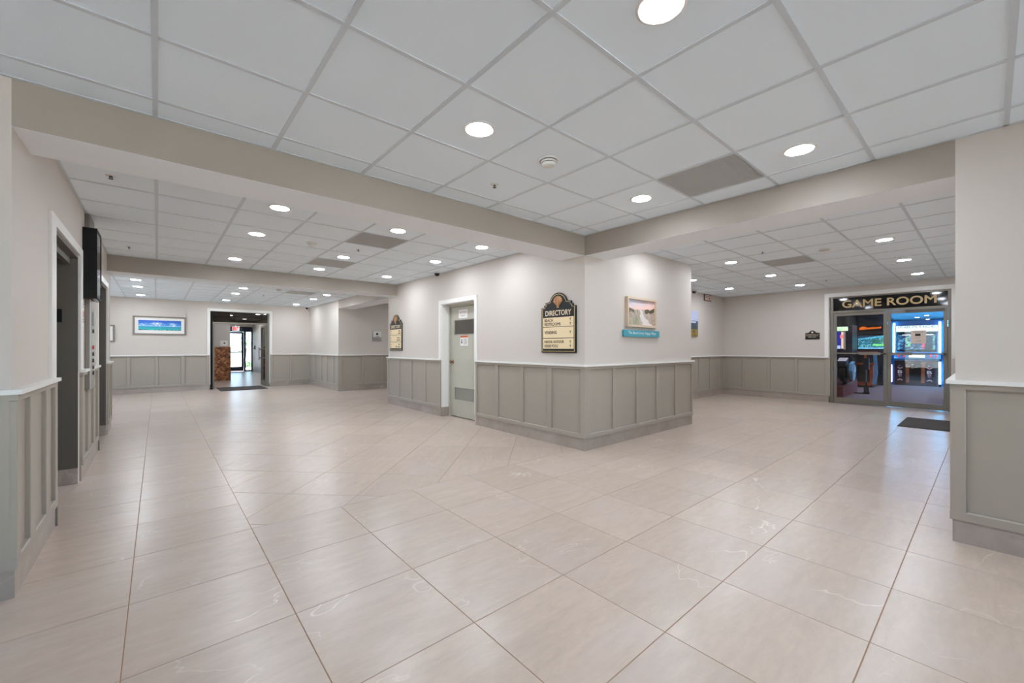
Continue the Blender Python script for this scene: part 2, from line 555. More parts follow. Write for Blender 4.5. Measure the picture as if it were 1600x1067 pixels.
WY0, WY1, WZ0, WZ1 = 1.5, 2.7, 0.25, 2.25
wall('wall_west', [(XW - .15, XW, YS, WY0, 0, TOP), (XW - .15, XW, WY1, YB + .12, 0, TOP), (XW - .15, XW, WY0, WY1, 0, WZ0), (XW - .15, XW, WY0, WY1, WZ1, TOP)])

struct(MB().box(XW - .15, 34.0, YS - .15, YW + .4, TOP, TOP + .15).box(-.1, 4.3, YW + .4, 26.2, TOP, TOP + .15).build('sun_blocking_roof', M['plenum']))  # unseen slab, added to stop sun leaking between the ceiling zones

# beams: painted faces, white undersides
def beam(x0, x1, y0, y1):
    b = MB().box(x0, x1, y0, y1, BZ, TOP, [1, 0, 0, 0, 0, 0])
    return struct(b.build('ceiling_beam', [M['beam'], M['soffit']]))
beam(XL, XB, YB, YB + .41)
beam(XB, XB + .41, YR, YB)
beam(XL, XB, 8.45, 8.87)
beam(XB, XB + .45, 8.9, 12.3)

# windows out of the picture: daylight from the left, from added fill glazing behind the camera and at the west end of the far hall
def glazing(name, org, rz, L, z0, z1, n):
    wn = struct_empty(name, (org[0], org[1], 0), rz)
    for i in range(n + 1):
        x = L * i / n
        MB().box(x - .03, x + .03, .04, .10, z0, z1).build('mullion', M['frame'], wn)
    for z in (z0, z1 - .06):
        MB().box(0, L, .04, .10, z, z + .06).build('window_rail', M['frame'], wn)
    for i in range(n):
        MB().box(L * i / n + .03, L * (i + 1) / n - .03, .069, .075, z0 + .06, z1 - .06).build('pane', M['glass'], wn)
glazing('window_1', (XW, WY0), EAST, WY1 - WY0, WZ0, WZ1, 1)
glazing('fill_window', (SX1, YS), NORTH, SX1 - SX0, .06, 2.45, 5)  # unseen glazing, added to bring in daylight that lifts the ceiling
# unseen canopy, added to cut sky light through the rear glazing
struct(MB().box(-6.0, 6.5, YS - 3.2, YS - .15, 2.5, 2.66).build('sky_blocking_canopy', M['soffit']))
glazing('window_2', (XW, FY0), EAST, FY1 - FY0, .3, 2.52, 4)

# ------------------------------------------------------------------ wainscot
CAP, CAPB, RT, RB, BT = 1.056, 1.032, 0.995, 0.205, 0.147
trim_n = [0]
def wainscot(side, org, rz, L, stiles, el=0.0, er=0.0, cap_l=None, cap_r=None):
    """panelled dado; local x runs to the viewer's right, -y comes out of the wall; el/er: how far an outside corner carries on"""
    trim_n[0] += 1
    t = struct_empty('trim_%d' % trim_n[0], (org[0], org[1], 0), rz)
    p = .024
    for s0, s1 in stiles:
        MB().prism([(s0, 0), (s0, -p + .004), (s0 + .005, -p + .0003), (s1 - .005, -p + .0003), (s1, -p + .004), (s1, 0)], RB - .007, RT + .006, 'z').build('stile', M['grey'], t)
    for (a0, a1), (b0, b1) in zip(stiles, stiles[1:]):
        MB().box(a1, b0, -.002, 0, RB, RT).build('panel', M['grey'], t)
    MB().prism([(0, RT), (-p + .004, RT), (-p, RT + .005), (-p, CAPB), (0, CAPB)], -el * p, L + er * p, 'x').build('top_rail', M['grey'], t)
    MB().prism([(0, BT), (-p, BT), (-p, RB - .006), (-p + .005, RB), (0, RB)], -el * p, L + er * p, 'x').build('bottom_rail', M['grey'], t)
    c = .042
    MB().box(-el * c, L + er * c, -c, 0, CAPB, CAP).build('cap', M['white'], t)
    b = MB().box(-el * .012, L + er * .012, -.012, 0, 0.0, BT - .002)
    struct(b.build('baseboard_' + side, M['base'], None, (org[0], org[1], 0), rz))
    return t

def even(L, n, w=.07, e0=.05, e1=.05):
    """n bays"""
    out = [(0, e0)]
    bay = (L - e0 - e1 - (n - 1) * w) / n
    x = e0
    for i in range(n - 1):
        x += bay; out.append((x, x + w)); x += w
    out.append((L - e1, L))
    return out

# block, left face (runs from far to near)
loc = lambda ys, y0: [(y0 - a, y0 - b) for a, b in ys]
wainscot('block_left_far', (XB, 8.9), WEST, 8.9 - 6.605, loc([(8.92, 8.86), (8.364, 8.30), (7.785, 7.734), (7.214, 7.158), (6.656, 6.605)], 8.9), el=1)
wainscot('block_left_near', (XB, 5.5), WEST, 5.5 - YB, loc([(5.5, 5.467), (4.986, 4.916), (4.398, 4.346), (3.864, 3.788), (3.296, 3.22)], 5.5), er=1)
wainscot('block_right', (XB, YB), SOUTH, 6.72 - XB, [(x0 - XB, x1 - XB) for x0, x1 in [(3.97, 4.045), (4.521, 4.575), (5.069, 5.13), (5.607, 5.67), (6.151, 6.216), (6.698, 6.74)]], er=1)
wainscot('block_end', (6.72, YB), EAST, 1.51, even(1.51, 3))
wainscot('far_right', (6.72, 4.75), SOUTH, XE - 6.72, [(0, .05)] + [(x0 - 6.72, x1 - 6.72) for x0, x1 in [(7.3, 7.37), (7.93, 8.0), (8.56, 8.63), (9.2, 9.27), (9.70, 9.76), (10.226, 10.297), (10.832, 10.917), (11.40, 11.47)]] + [(XE - 6.77, XE - 6.72)])
wainscot('right_end', (XE, 4.75), WEST, 4.75 - 2.43, loc([(4.75, 4.82 - .02), (4.281, 4.232), (3.689, 3.624), (3.089, 3.034), (2.496, 2.43)], 4.75))
wainscot('right_end_short', (XE, GY0 - .065), WEST, GY0 - .065 - YR, [(0, .05), (.2, .262)])
wainscot('right_side', (XE, YR), NORTH, XE - XB, even(XE - XB, 13), er=1)
wainscot('pillar_right', (XB, YR), WEST, 3.6, [(-.02, .047), (.75, .82), (1.45, 1.52), (2.15, 2.22), (2.85, 2.92), (3.53, 3.6)])
wainscot('pillar_left', (XW, YB), SOUTH, XL - XW, [(0, .07), (.8, .87), (1.6, 1.67), (2.4, XL - XW)], er=1)
wainscot('lift_wall_near', (XL, YB), EAST, 4.33 - YB, [(-.02, .05), (.27, .40), (.70, .80), (1.02, 1.09)])
wainscot('lift_wall_middle', (XL, 5.64), EAST, 7.08 - 5.64, [(0, .07), (.42, .47), (.90, .96), (1.34, 1.44)])
wainscot('lift_wall_far', (XL, 8.37), EAST, 9.0 - 8.37, [(0, .07), (.27, .33), (.57, .65)], er=1)
wainscot('left_return', (XL, 9.0), NORTH, XL - XW, even(XL - XW, 5))
wainscot('back_left', (XW, YW), SOUTH, 1.19 - XW, [(0, .06)] + [(x0 - XW, x1 - XW) for x0, x1 in [(-2.95, -2.88), (-2.36, -2.29), (-1.78, -1.71), (-1.2, -1.13), (-.628, -.56), (-.051, .022), (.523, .609), (1.117, 1.19)]])
wainscot('back_right_end', (2.785, YW), SOUTH, XB - 2.785, [(x0 - 2.785, x1 - 2.785) for x0, x1 in [(2.785, 2.85), (3.356, 3.424), (3.921, 3.97)]])
wainscot('back_right', (XB, YW), WEST, YW - 12.3, loc([(15.3, 15.2), (14.61, 14.537), (13.908, 13.841), (13.384, 13.29), (12.743, 12.656), (12.36, 12.28)], YW), er=1)
wainscot('alcove', (XB, 12.3), SOUTH, 9.0 - XB, [(0, .1)] + [(x - XB, x - XB + .075) for x in (4.636, 5.232, 5.82, 6.41, 7.0, 7.59, 8.2)] + [(4.96, 5.03)])

# nail heads of the loose board on the left pillar
for z in (.93, .62, .30):
    struct(MB().lathe([(0, -.0015), (.004, -.001), (.004, 0)], 8, axis='y').build('nail_head', M['jamb'], None, (XL - .045, YB - .0205, z)))

# white casings round the openings (above the dado) ; local frame of the face
def casing(name, org, rz, L, zt, wd=.075, z0=CAP - .004, hd=None):
    t = struct_empty(name, (org[0], org[1], 0), rz)
    hd = hd or wd
    MB().box(-wd, 0, -.018, 0, z0, zt + hd).build('casing_side', M['white'], t)
    MB().box(L, L + wd, -.018, 0, z0, zt + hd).build('casing_side', M['white'], t)
    MB().box(0, L, -.018, 0, zt, zt + hd).build('casing_head', M['white'], t)
    return t

# ------------------------------------------------------------------ ceilings
def clip_poly(poly, x0, x1, y0, y1):
    def cut(P, f, g):
        out = []
        for i in range(len(P)):
            a, b = P[i], P[(i + 1) % len(P)]
            fa, fb = f(a), f(b)
            if fa >= 0: out.append(a)
            if (fa > 0 > fb) or (fa < 0 < fb):
                t = fa / (fa - fb); out.append((a[0] + t * (b[0] - a[0]), a[1] + t * (b[1] - a[1])))
        return out
    for f in (lambda p: p[0] - x0, lambda p: x1 - p[0], lambda p: p[1] - y0, lambda p: y1 - p[1]):
        poly = cut(poly, f, None)
        if len(poly) < 3: return []
    return poly
def area(P):
    return abs(sum(P[i][0] * P[(i + 1) % len(P)][1] - P[(i + 1) % len(P)][0] * P[i][1] for i in range(len(P)))) / 2

def slab_mesh(name, poly, z0, z1, m, bev=0.0):
    """flat piece with eased upper (bev>0) or lower (bev<0) edges"""
    cx = sum(p[0] for p in poly) / len(poly); cy = sum(p[1] for p in poly) / len(poly)
    def ins(d): 
        out = []
        k = len(poly)
        for i in range(k):
            p0, p, p1 = Vector(poly[i - 1]), Vector(poly[i]), Vector(poly[(i + 1) % k])
            a = (p - p0).normalized(); b = (p1 - p).normalized()
            na = Vector((-a.y, a.x)); nb = Vector((-b.y, b.x))
            den = 1 + na.dot(nb)
            q = (na + nb) / max(den, .3)
            out.append(tuple(p + q * d))
        return out
    d = abs(bev)
    rings = [(poly, z0), (poly, z1)] if not bev else ([(poly, z0), (poly, z1 - d), (ins(d), z1)] if bev > 0 else [(ins(d), z0), (poly, z0 + d), (poly, z1)])
    vs = []; fs = []; k = len(poly)
    for P, z in rings: vs += [(p[0], p[1], z) for p in P]
    for r in range(len(rings) - 1):
        for i in range(k):
            j = (i + 1) % k
            fs.append((r * k + i, r * k + j, (r + 1) * k + j, (r + 1) * k + i))
    fs.append(tuple(range(k - 1, -1, -1))); fs.append(tuple(range((len(rings) - 1) * k, len(rings) * k)))
    me = bpy.data.meshes.new(name); me.from_pydata(vs, [], fs); me.materials.append(m)
    return me

VENTS = []      # (x0,y0) lower corners of grille tiles
def ceiling(x0, x1, y0, y1, ox, oy, px, py, vents=()):
    root = struct(MB().box(x0, x1, y0, y1, CZ + .02, TOP - .01).build('ceiling', M['ctile']))
    full = None
    i0, i1 = math.floor((x0 - ox) / px), math.ceil((x1 - ox) / px)
    j0, j1 = math.floor((y0 - oy) / py), math.ceil((y1 - oy) / py)
    vset = {(round((vx - ox) / px), round((vy - oy) / py)) for vx, vy in vents}
    for i in range(i0, i1):
        for j in range(j0, j1):
            if (i, j) in vset: continue
            ax, bx = ox + i * px + .004, ox + (i + 1) * px - .004
            ay, by = oy + j * py + .004, oy + (j + 1) * py - .004
            cx0, cx1, cy0, cy1 = max(ax, x0), min(bx, x1), max(ay, y0), min(by, y1)
            if cx1 - cx0 < .01 or cy1 - cy0 < .01: continue
            whole = (cx0, cx1, cy0, cy1) == (ax, bx, ay, by)
            cx, cy = (cx0 + cx1) / 2, (cy0 + cy1) / 2
            if whole and full: me = full
            else:
                hx, hy = (cx1 - cx0) / 2, (cy1 - cy0) / 2
                me = MB().box(-hx, hx, -hy, hy, 0, .018).mesh('ceiling_tile', M['ctile'])
                if whole: full = me
            put('ceiling_tile', me, root, (cx, cy, CZ + .001))
    for i in range(i0, i1 + 1):
        x = ox + i * px
        if x0 - .005 < x < x1 + .005:
            MB().box(x - .012, x + .012, y0, y1, CZ - .0035, CZ + .012).build('ceiling_bar', M['cbar'], root)
    for j in range(j0, j1 + 1):
        y = oy + j * py
        if y0 - .005 < y < y1 + .005:
            MB().box(x0, x1, y - .012, y + .012, CZ - .003, CZ + .011).build('ceiling_bar', M['cbar'], root)
    # wall angle
    b = MB()
    b.box(x0, x0 + .02, y0, y1, CZ - .003, CZ + .01); b.box(x1 - .02, x1, y0, y1, CZ - .003, CZ + .01)
    b.box(x0, x1, y0, y0 + .02, CZ - .003, CZ + .01); b.box(x0, x1, y1 - .02, y1, CZ - .003, CZ + .01)
    b.build('wall_angle', M['cbar'], root)
    return root

P1, P2 = .6155, .6125
VM = [(3.069, 1.165)]
VL = [(1.8325, 4.85), (1.8325, 6.686)]
VB = [(2.42, 10.974)]
VR = [(7.30, 1.786)]
ceiling(XW, XB, YS, YB, -.009, -.066, P1, P1, VM)
ceiling(XL, XB, YB + .41, 8.45, -.005, 4.85, P2, .612, VL)
ceiling(XW, XB, 8.87, YW, -.03, 10.974, P2, .612, VB)
ceiling(XB + .41, XE, YR, 4.75, 7.30, .555, .61, P1, VR)
ceiling(XB + .45, 9.05, 8.9, 12.3, -.03 + 8 * P2, 10.974, P2, .612)

# ------------------------------------------------------------------ floor: single porcelain tiles
floor = struct(MB().box(XW - .2, XE + .2, YS - .2, YW + .3, -.12, -.0018).build('floor', M['grout']))
T = .608
G = .0018
FX, FY = -.107, 3.378
tiles = []       # (dist, kind, cx, cy, rot, poly(local) or None)
zones = []       # walkable rectangles, axis grid
JB = FY + 9 * T                                # a joint line just short of the end of the lift wall
zones.append((XW, XE + .05, YS, FY))          # whole front strip: hall and right-hand corridor in one run
zones.append((6.55, XE + .05, FY, 4.78))
zones.append((XL - .02, FX + T, FY, JB))      # strip along the lift wall
zones.append((XW, FX + T, JB, YW))
def buried(cx, cy):
    return cx > XB + .45 and (cy < YR - .35 or (cx < 6.3 and cy > YB + .33))
def add_tiles(x0, x1, y0, y1, rot, ox, oy):
    c, s = math.cos(rot), math.sin(rot)
    cor = [(x0, y0), (x1, y0), (x1, y1), (x0, y1)]
    us = [((x - ox) * c + (y - oy) * s) / T for x, y in cor]; ws = [(-(x - ox) * s + (y - oy) * c) / T for x, y in cor]
    for i in range(math.floor(min(us)), math.ceil(max(us))):
        for j in range(math.floor(min(ws)), math.ceil(max(ws))):
            h = T / 2 - G
            cu, cw = (i + .5) * T, (j + .5) * T
            cx, cy = ox + cu * c - cw * s, oy + cu * s + cw * c
            sq = [(-h, -h), (h, -h), (h, h), (-h, h)]
            wq = [(cx + a * c - b * s, cy + a * s + b * c) for a, b in sq]
            cl = clip_poly(wq, x0 + G, x1 - G, y0 + G, y1 - G)
            if len(cl) < 3 or area(cl) < 2e-4 or (rot == 0 and buried(cx, cy)): continue
            if abs(area(cl) - (2 * h) ** 2) < 1e-5: lp = None
            else: 
                lp = []
                for x, y in cl:
                    q = ((x - cx) * c + (y - cy) * s, -(x - cx) * s + (y - cy) * c)
                    if not lp or (abs(q[0] - lp[-1][0]) + abs(q[1] - lp[-1][1])) > 1e-4: lp.append(q)
                if len(lp) > 2 and (abs(lp[0][0] - lp[-1][0]) + abs(lp[0][1] - lp[-1][1])) < 1e-4: lp.pop()
            f = cx * .6528 + cy * .7576; r = cx * .7576 - cy * .6528
            vis = f > .9 and abs(r) < f * 1.32 + .5
            tiles.append(((0 if vis else 100) + math.hypot(cx, cy), cx, cy, rot, lp))
for z in zones: add_tiles(z[0], z[1], z[2], z[3], 0, FX, FY)
r2 = math.sqrt(.5)
# diagonal field: lines x+y = 3.417*sqrt2 + k, x-y = -2.195*sqrt2 + k
ou, ow = 3.417, -2.195
dx, dy = (ou + ow) * r2, (ou - ow) * r2
add_tiles(FX + T, XB, FY, YW, PI / 4, dx, dy)
add_tiles(XB, 9.05, 8.9, 12.3, PI / 4, dx, dy)
tiles.sort(key=lambda t: t[0])
fullm = slab_mesh('tile', [(-(T / 2 - G), -(T / 2 - G)), (T / 2 - G, -(T / 2 - G)), (T / 2 - G, T / 2 - G), (-(T / 2 - G), T / 2 - G)], -.012, 0, M['floor'], .0012)
rest = MB()
for k, (d, cx, cy, rot, lp) in enumerate(tiles):
    if k < 292:
        me = fullm if lp is None else slab_mesh('tile', lp, -.012, 0, M['floor'], .0012)
        put('tile', me, floor, (cx, cy, 0), rot)
    else:
        h = T / 2 - G
        P = lp or [(-h, -h), (h, -h), (h, h), (-h, h)]
        c, s = math.cos(rot), math.sin(rot)
        rest.prism([(cx + a * c - b * s, cy + a * s + b * c) for a, b in P], -.012, 0, 'z')
ro = rest.build('distant_tiles', M['floor'], floor)
ro['kind'] = 'stuff'

# ------------------------------------------------------------------ downlights
dl_ring = MB().lathe([(.078, -.001), (.080, -.005), (.092, -.006), (.099, -.003), (.100, .004), (.078, .004)], 32).mesh('trim_ring', M['white'], True)
dl_lens = MB().lathe([(.0, -.011), (.03, -.0105), (.055, -.0085), (.0785, -.0045)], 32).mesh('diffuser', M['lamp'])
def downlight(x, y, label, grp):
    t = thing('ceiling_light', label, 'ceiling light', (x, y, CZ), 0, grp)
    put('trim_ring', dl_ring, t)
    put('diffuser', dl_lens, t)
rown = ['first', 'second', 'third']
for (x, y), lb in zip([(1.53, .86), (1.53, 2.09), (3.37, .86), (3.37, 2.09)],
                      ['round recessed downlight cut by the top edge of the picture, nearest of all',
                       'round recessed downlight in the front ceiling, left of the smoke detector',
                       'round recessed downlight in the front ceiling, to the right of the dark grille',
                       'round recessed downlight in the front ceiling, just left of the dark grille']):
    downlight(x, y, lb, 'downlights of the front hall')
for x, yy in ((1.53, (-.37, -2.2)), (3.37, (-2.2,))):
    for y in yy:
        downlight(x, y, 'round recessed downlight behind the camera, not seen in the picture', 'downlights behind the camera')
for q, (x, ysl) in enumerate([(.91, (4.545, 5.77, 7.62)), (2.14, (4.53, 6.40, 7.64)), (3.36, (4.53, 5.77, 7.61))]):
    for i, y in enumerate(ysl):
        downlight(x, y, 'round downlight of the left corridor, %s from the near beam, %s row' % (rown[i], ['lift-wall side', 'middle', 'service-door side'][q]), 'downlights of the left corridor')
for q, x in enumerate((-.33, 1.51, 3.35)):
    for i, y in enumerate((11.28, 12.5, 14.4)):
        downlight(x, y, 'small far downlight beyond the second beam, %s from it in the %s row' % (rown[i], ['left', 'middle', 'right'][q]), 'downlights of the far hall')
downlight(-2.17, 11.28, 'far hall downlight hidden behind the lift wall, nearer one', 'downlights of the far hall')
downlight(-2.17, 13.7, 'far hall downlight hidden behind the lift wall, farther one', 'downlights of the far hall')
for q, y in enumerate((.875, 2.72)):
    for i, x in enumerate((5.17, 7.0, 8.84, 10.68)):
        downlight(x, y, ['round downlight of the right corridor hidden behind its beam', 'round downlight of the right corridor, nearest seen one', 'round downlight of the right corridor, second seen one', 'round downlight of the right corridor closest to the game room wall'][i] + [', right row', ', left row'][q], 'downlights of the right corridor')
for i, x in enumerate((8.25, 10.09)):
    downlight(x, 3.96, ['round downlight half hidden behind the end of the middle block', 'round downlight in the recess by the far corner of the right corridor'][i], 'downlights of the right corridor')
downlight(5.5, 10.6, 'downlight inside the side alcove hidden by its beam, nearer one', 'downlights of the alcove')
downlight(7.4, 10.6, 'downlight inside the side alcove hidden by its beam, farther one', 'downlights of the alcove')

# ------------------------------------------------------------------ eggcrate grilles
eg = MB()
hs = .298
for i in range(47):
    p = -hs + 2 * hs * i / 46
    eg.box(p - .0019, p + .0019, -hs, hs, 0, .008)
    eg.box(-hs, hs, p - .0019, p + .0019, .0005, .0075)
eg_m = eg.mesh('eggcrate', mat('grille_grey', (200, 200, 198), 0.5))
ef_m = MB().box(-.302, .302, -.302, -.294, -.003, .014).box(-.302, .302, .294, .302, -.003, .014).box(-.302, -.294, -.294, .294, -.003, .014).box(.294, .302, -.294, .294, -.003, .014).mesh('grille_frame', M['cbar'])
ep_m = MB().box(-.302, .302, -.302, .302, .016, .019).mesh('plenum', mat('plenum_grey', (62, 62, 62), .9))
def grille(x, y, px, py, label):
    t = thing('ceiling_grille', label, 'air vent', (x + px / 2, y + py / 2, CZ), 0, 'return air grilles in the ceiling')
    put('eggcrate', eg_m, t); put('grille_frame', ef_m, t); put('plenum', ep_m, t)
grille(*VM[0], P1, P1, 'large dark eggcrate return grille in the front ceiling')
grille(*VL[0], P2, .612, 'grey eggcrate grille in the left corridor ceiling, nearer of the two')
grille(*VL[1], P2, .612, 'grey eggcrate grille in the left corridor ceiling, farther of the two')
grille(*VB[0], P2, .612, 'small far eggcrate grille beyond the second beam')
grille(*VR[0], .61, P1, 'grey eggcrate grille in the right corridor ceiling')

# ------------------------------------------------------------------ detectors, sprinklers, dome cameras
sd_base = MB().lathe([(0, -.004), (.06, -.004), (.068, -.012), (.072, -.002), (.072, .001)], 28).mesh('base_plate', M['plastic'], True)
sd_gap = MB().lathe([(.048, -.004), (.048, -.03)], 28).mesh('vent_gap', M['plenum'], True)
sd_head = MB().lathe([(.0, -.048), (.036, -.047), (.046, -.042), (.050, -.034), (.050, -.026), (.046, -.024)], 28).lathe([(.05, -.022), (.056, -.018), (.056, -.010), (.05, -.008)], 28).mesh('detector_head', M['plastic'], True)
def smoke(x, y, label):
    t = thing('smoke_detector', label, 'smoke detector', (x, y, CZ), 0, 'smoke detectors')
    put('base_plate', sd_base, t); put('vent_gap', sd_gap, t); put('detector_head', sd_head, t)
smoke(2.165, 2.104, 'white round smoke detector in the middle of the front ceiling')
smoke(1.54, 5.80, 'white smoke detector in the left corridor ceiling beside the grilles')
smoke(7.06, 1.51, 'white smoke detector in the right corridor ceiling by its grille')
smoke(2.17, 10.92, 'far white smoke detector beyond the second beam')

sp_plate = MB().lathe([(0, -.002), (.030, -.002), (.036, .001)], 20).mesh('escutcheon', M['plastic'], True)
sb = MB().cyl((0, 0, 0), (0, 0, -.010), .009, 10).cyl((.010, 0, -.006), (.004, 0, -.022), .003, 6).cyl((-.010, 0, -.006), (-.004, 0, -.022), .003, 6)
sp_body = sb.mesh('sprinkler_body', M['button'])
sd = MB().lathe([(0, -.022), (.016, -.023), (.016, -.025), (0, -.025)], 14)
sp_def = sd.mesh('deflector', M['button'])
def sprinkler(x, y, label):
    t = thing('fire_sprinkler', label, 'sprinkler', (x, y, CZ), 0, 'pendent fire sprinklers')
    put('escutcheon', sp_plate, t); put('sprinkler_body', sp_body, t); put('deflector', sp_def, t)
sprinkler(2.15, 2.72, 'small dark fire sprinkler in the front ceiling below the smoke detector')
sprinkler(-.28, 4.58, 'dark fire sprinkler close behind the near beam above the first lift')
sprinkler(-.29, 7.64, 'dark fire sprinkler above the second lift near the far beam')
sprinkler(2.13, 5.76, 'dark fire sprinkler between the two left corridor grilles')
sprinkler(6.58, 2.13, 'fire sprinkler left of the right corridor grille, nearest there')
sprinkler(10.3, 2.17, 'fire sprinkler near the game room end of the right corridor')
sprinkler(2.116, 12.45, 'tiny far fire sprinkler in the far hall ceiling')

dc_base = MB().lathe([(0, -.022), (.056, -.022), (.060, -.014), (.060, .001)], 24).mesh('camera_base', M['plastic'], True)
dc_dome = MB().lathe([(.0, -.075)] + [(.046 * math.sin(a), -.028 - .047 * math.cos(a)) for a in (0.3, .6, .9, 1.2, 1.5)] + [(.046, -.02)], 24).mesh('dome', M['gloss'], True)
def dome_cam(x, y, label):
    t = thing('dome_camera', label, 'security camera', (x, y, CZ), 0, 'black dome cameras')
    put('camera_base', dc_base, t); put('dome', dc_dome, t)
dome_cam(3.86, 6.57, 'black dome camera at the ceiling edge above the service door')
dome_cam(3.86, 15.18, 'black dome camera in the far right corner of the left corridor')
dome_cam(9.78, 4.64, 'black dome camera peeping past the end of the middle block')

# ------------------------------------------------------------------ lift openings
def lift(n, y0, y1, lab):
    L = y1 - y0
    d = struct_empty('door_%d' % n, (XL, y0, 0), EAST)
    dp = .28
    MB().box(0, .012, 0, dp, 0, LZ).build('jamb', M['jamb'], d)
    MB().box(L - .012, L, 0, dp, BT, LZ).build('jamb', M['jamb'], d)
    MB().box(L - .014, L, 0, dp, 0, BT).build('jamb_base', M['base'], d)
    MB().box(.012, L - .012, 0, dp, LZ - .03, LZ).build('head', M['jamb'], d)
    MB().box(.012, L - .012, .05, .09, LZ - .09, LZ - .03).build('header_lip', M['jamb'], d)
    MB().box(.012, L / 2 - .002, dp - .05, dp - .01, .01, LZ - .03).build('lift_leaf', M['steel'], d)
    MB().box(L / 2 + .002, L - .012, dp - .05, dp - .01, .01, LZ - .03).build('lift_leaf', M['steel'], d)
    MB().box(.012, L - .012, 0.0, dp, -.01, .0005).build('sill', M['floor'], d)
    # arris bead down the near edge of each opening
    MB().box(.0, .012, -.022, 0, 0, CAPB).build('corner_bead', M['frame'], d)
    return d
d1 = lift(1, *LO[0], '')
MB().box(LO[0][1] - LO[0][0] - .024, LO[0][1] - LO[0][0] - .012, .10, .19, 1.50, 1.62).build('lantern_plate', M['black'], d1)
lift(2, *LO[1], '')
casing('trim_31', (XL, LO[0][0]), EAST, LO[0][1] - LO[0][0], LZ, .16, hd=.075)
casing('trim_32', (XL, LO[1][0]), EAST, LO[1][1] - LO[1][0], LZ, .11, hd=.075)

# ------------------------------------------------------------------ service door in the block
sdr = struct_empty('door_3', (XB, DY1, 0), WEST)
W = DY1 - DY0
MB().box(0, .012, 0, .2, BT + .02, DZ).build('jamb', M['white'], sdr)
MB().box(0, .014, 0, .2, 0, BT + .02).build('jamb_base', M['base'], sdr)
MB().box(W - .012, W, 0, .2, BT, DZ).build('jamb', M['white'], sdr)
MB().box(.012, W - .012, 0, .2, DZ - .012, DZ).build('head', M['white'], sdr)
MB().box(.012, .04, .15, .2, 0, DZ - .012).build('door_frame', M['door'], sdr)
MB().box(W - .04, W - .012, .15, .2, 0, DZ - .012).build('door_frame', M['door'], sdr)
MB().box(.04, W - .04, .15, .2, DZ - .05, DZ - .012).build('door_frame', M['door'], sdr)
leaf = MB()
lx0, lx1 = .045, W - .045
lo0, lo1 = .16, lx1 - .14           # louvre openings
u0, u1, v0, v1 = .30, .55, 1.495, 1.775
for q in [(lx0, lx1, .18, .22, .012, u0), (lx0, lx1, .18, .22, u1, v0), (lx0, lx1, .18, .22, v1, DZ - .055), (lx0, lo0, .18, .22, u0, u1), (lo1, lx1, .18, .22, u0, u1), (lx0, lo0, .18, .22, v0, v1), (lo1, lx1, .18, .22, v0, v1)]:
    leaf.box(*q)
lf = leaf.build('door_leaf', M['door'], sdr)
MB().box(0, W, -.002, .24, -.01, 0).build('sill', M['floor'], sdr)
def louvre(z0, z1, n, m, up=False):
    fr = MB()
    e = .014
    fr.box(lo0, lo1, .176, .19, z0, z0 + e).box(lo0, lo1, .176, .19, z1 - e, z1).box(lo0, lo0 + e, .176, .19, z0, z1).box(lo1 - e, lo1, .176, .19, z0, z1)
    f = fr.build('louvre_frame', m, sdr)
    for i in range(n):
        zz = z0 + e + (z1 - z0 - 2 * e) * i / n
        h = (z1 - z0 - 2 * e) / n
        pr = [(.178, zz), (.182, zz), (.212, zz + h * .92), (.208, zz + h * .92)]
        if up: pr = [(.178, zz + h * .92), (.182, zz + h * .92), (.212, zz), (.208, zz)]
        b = MB().prism(pr, lo0 + e, lo1 - e, 'x')
        b.build('louvre_slat', m, f)
    MB().box(lo0, lo1, .214, .218, z0, z1).build('louvre_back', M['jamb'], f)
louvre(u0, u1, 9, M['door'])
louvre(v0, v1, 10, M['louvre'], True)
kb = MB().lathe([(.0, -.068), (.020, -.066), (.029, -.056), (.030, -.046), (.022, -.034), (.012, -.028), (.012, -.006), (.032, -.004), (.034, .0)], 20, (.115, .18, 1.005), axis='y')
kb.build('knob', M['brass'], sdr, smooth=True)
ct = casing('trim_34', (XB, DY1), WEST, W, DZ, .07)

# signs on the service door
ds = thing('door_sign', 'small white room sign near the top of the service door', 'sign', (XB + .179, 6.15, 1.795), WEST)
def rrect(w, h, r, n=4):
    out = []
    for cx, cy, a in ((w - r, r, -PI / 2), (w - r, h - r, 0), (r, h - r, PI / 2), (r, r, PI)):
        for i in range(n + 1):
            t = a + PI / 2 * i / n
            out.append((cx + r * math.cos(t), cy + r * math.sin(t)))
    return out
MB().prism([(x - .14, z) for x, z in rrect(.28, .155, .025)], -.006, 0).build('plate', M['paper'], ds)
lettering('lettering', [('ELECTRICAL', -.11, .088, .22, .03, -.0068), ('ROOM', -.055, .03, .11, .028, -.0068)], mat('letter_brown', (150, 104, 92), .6), ds)
wl = thing('warning_label', 'white warning label with an orange header below the door louvre', 'sign', (XB + .179, 6.12, 1.30), WEST)
MB().box(-.12, .12, -.003, 0, 0, .18).build('label_sheet', M['paper'], wl)
MB().box(-.12, .12, -.004, -.003, .145, .18).build('header_band', M['orange'], wl)
lettering('header_lettering', [('WARNING', -.06, .152, .15, .02, -.0045)], M['letter'], wl)
tri = MB().prism([(-.095, .150), (-.07, .150), (-.0825, .174)], -.0048, -.004).lathe([(0, -.0045), (.014, -.0045), (.014, -.003)], 14, (-.075, 0, .105), axis='y').box(-.09, -.06, -.0045, -.003, .04, .085)
tri.build('pictogram', M['black'], wl)
st = MB()
for k in range(5): strokes(st, -.03, .10, .115 - k * .022, .125 - k * .022, -.0042, 40 + k)
st.build('small_print', M['button'], wl)

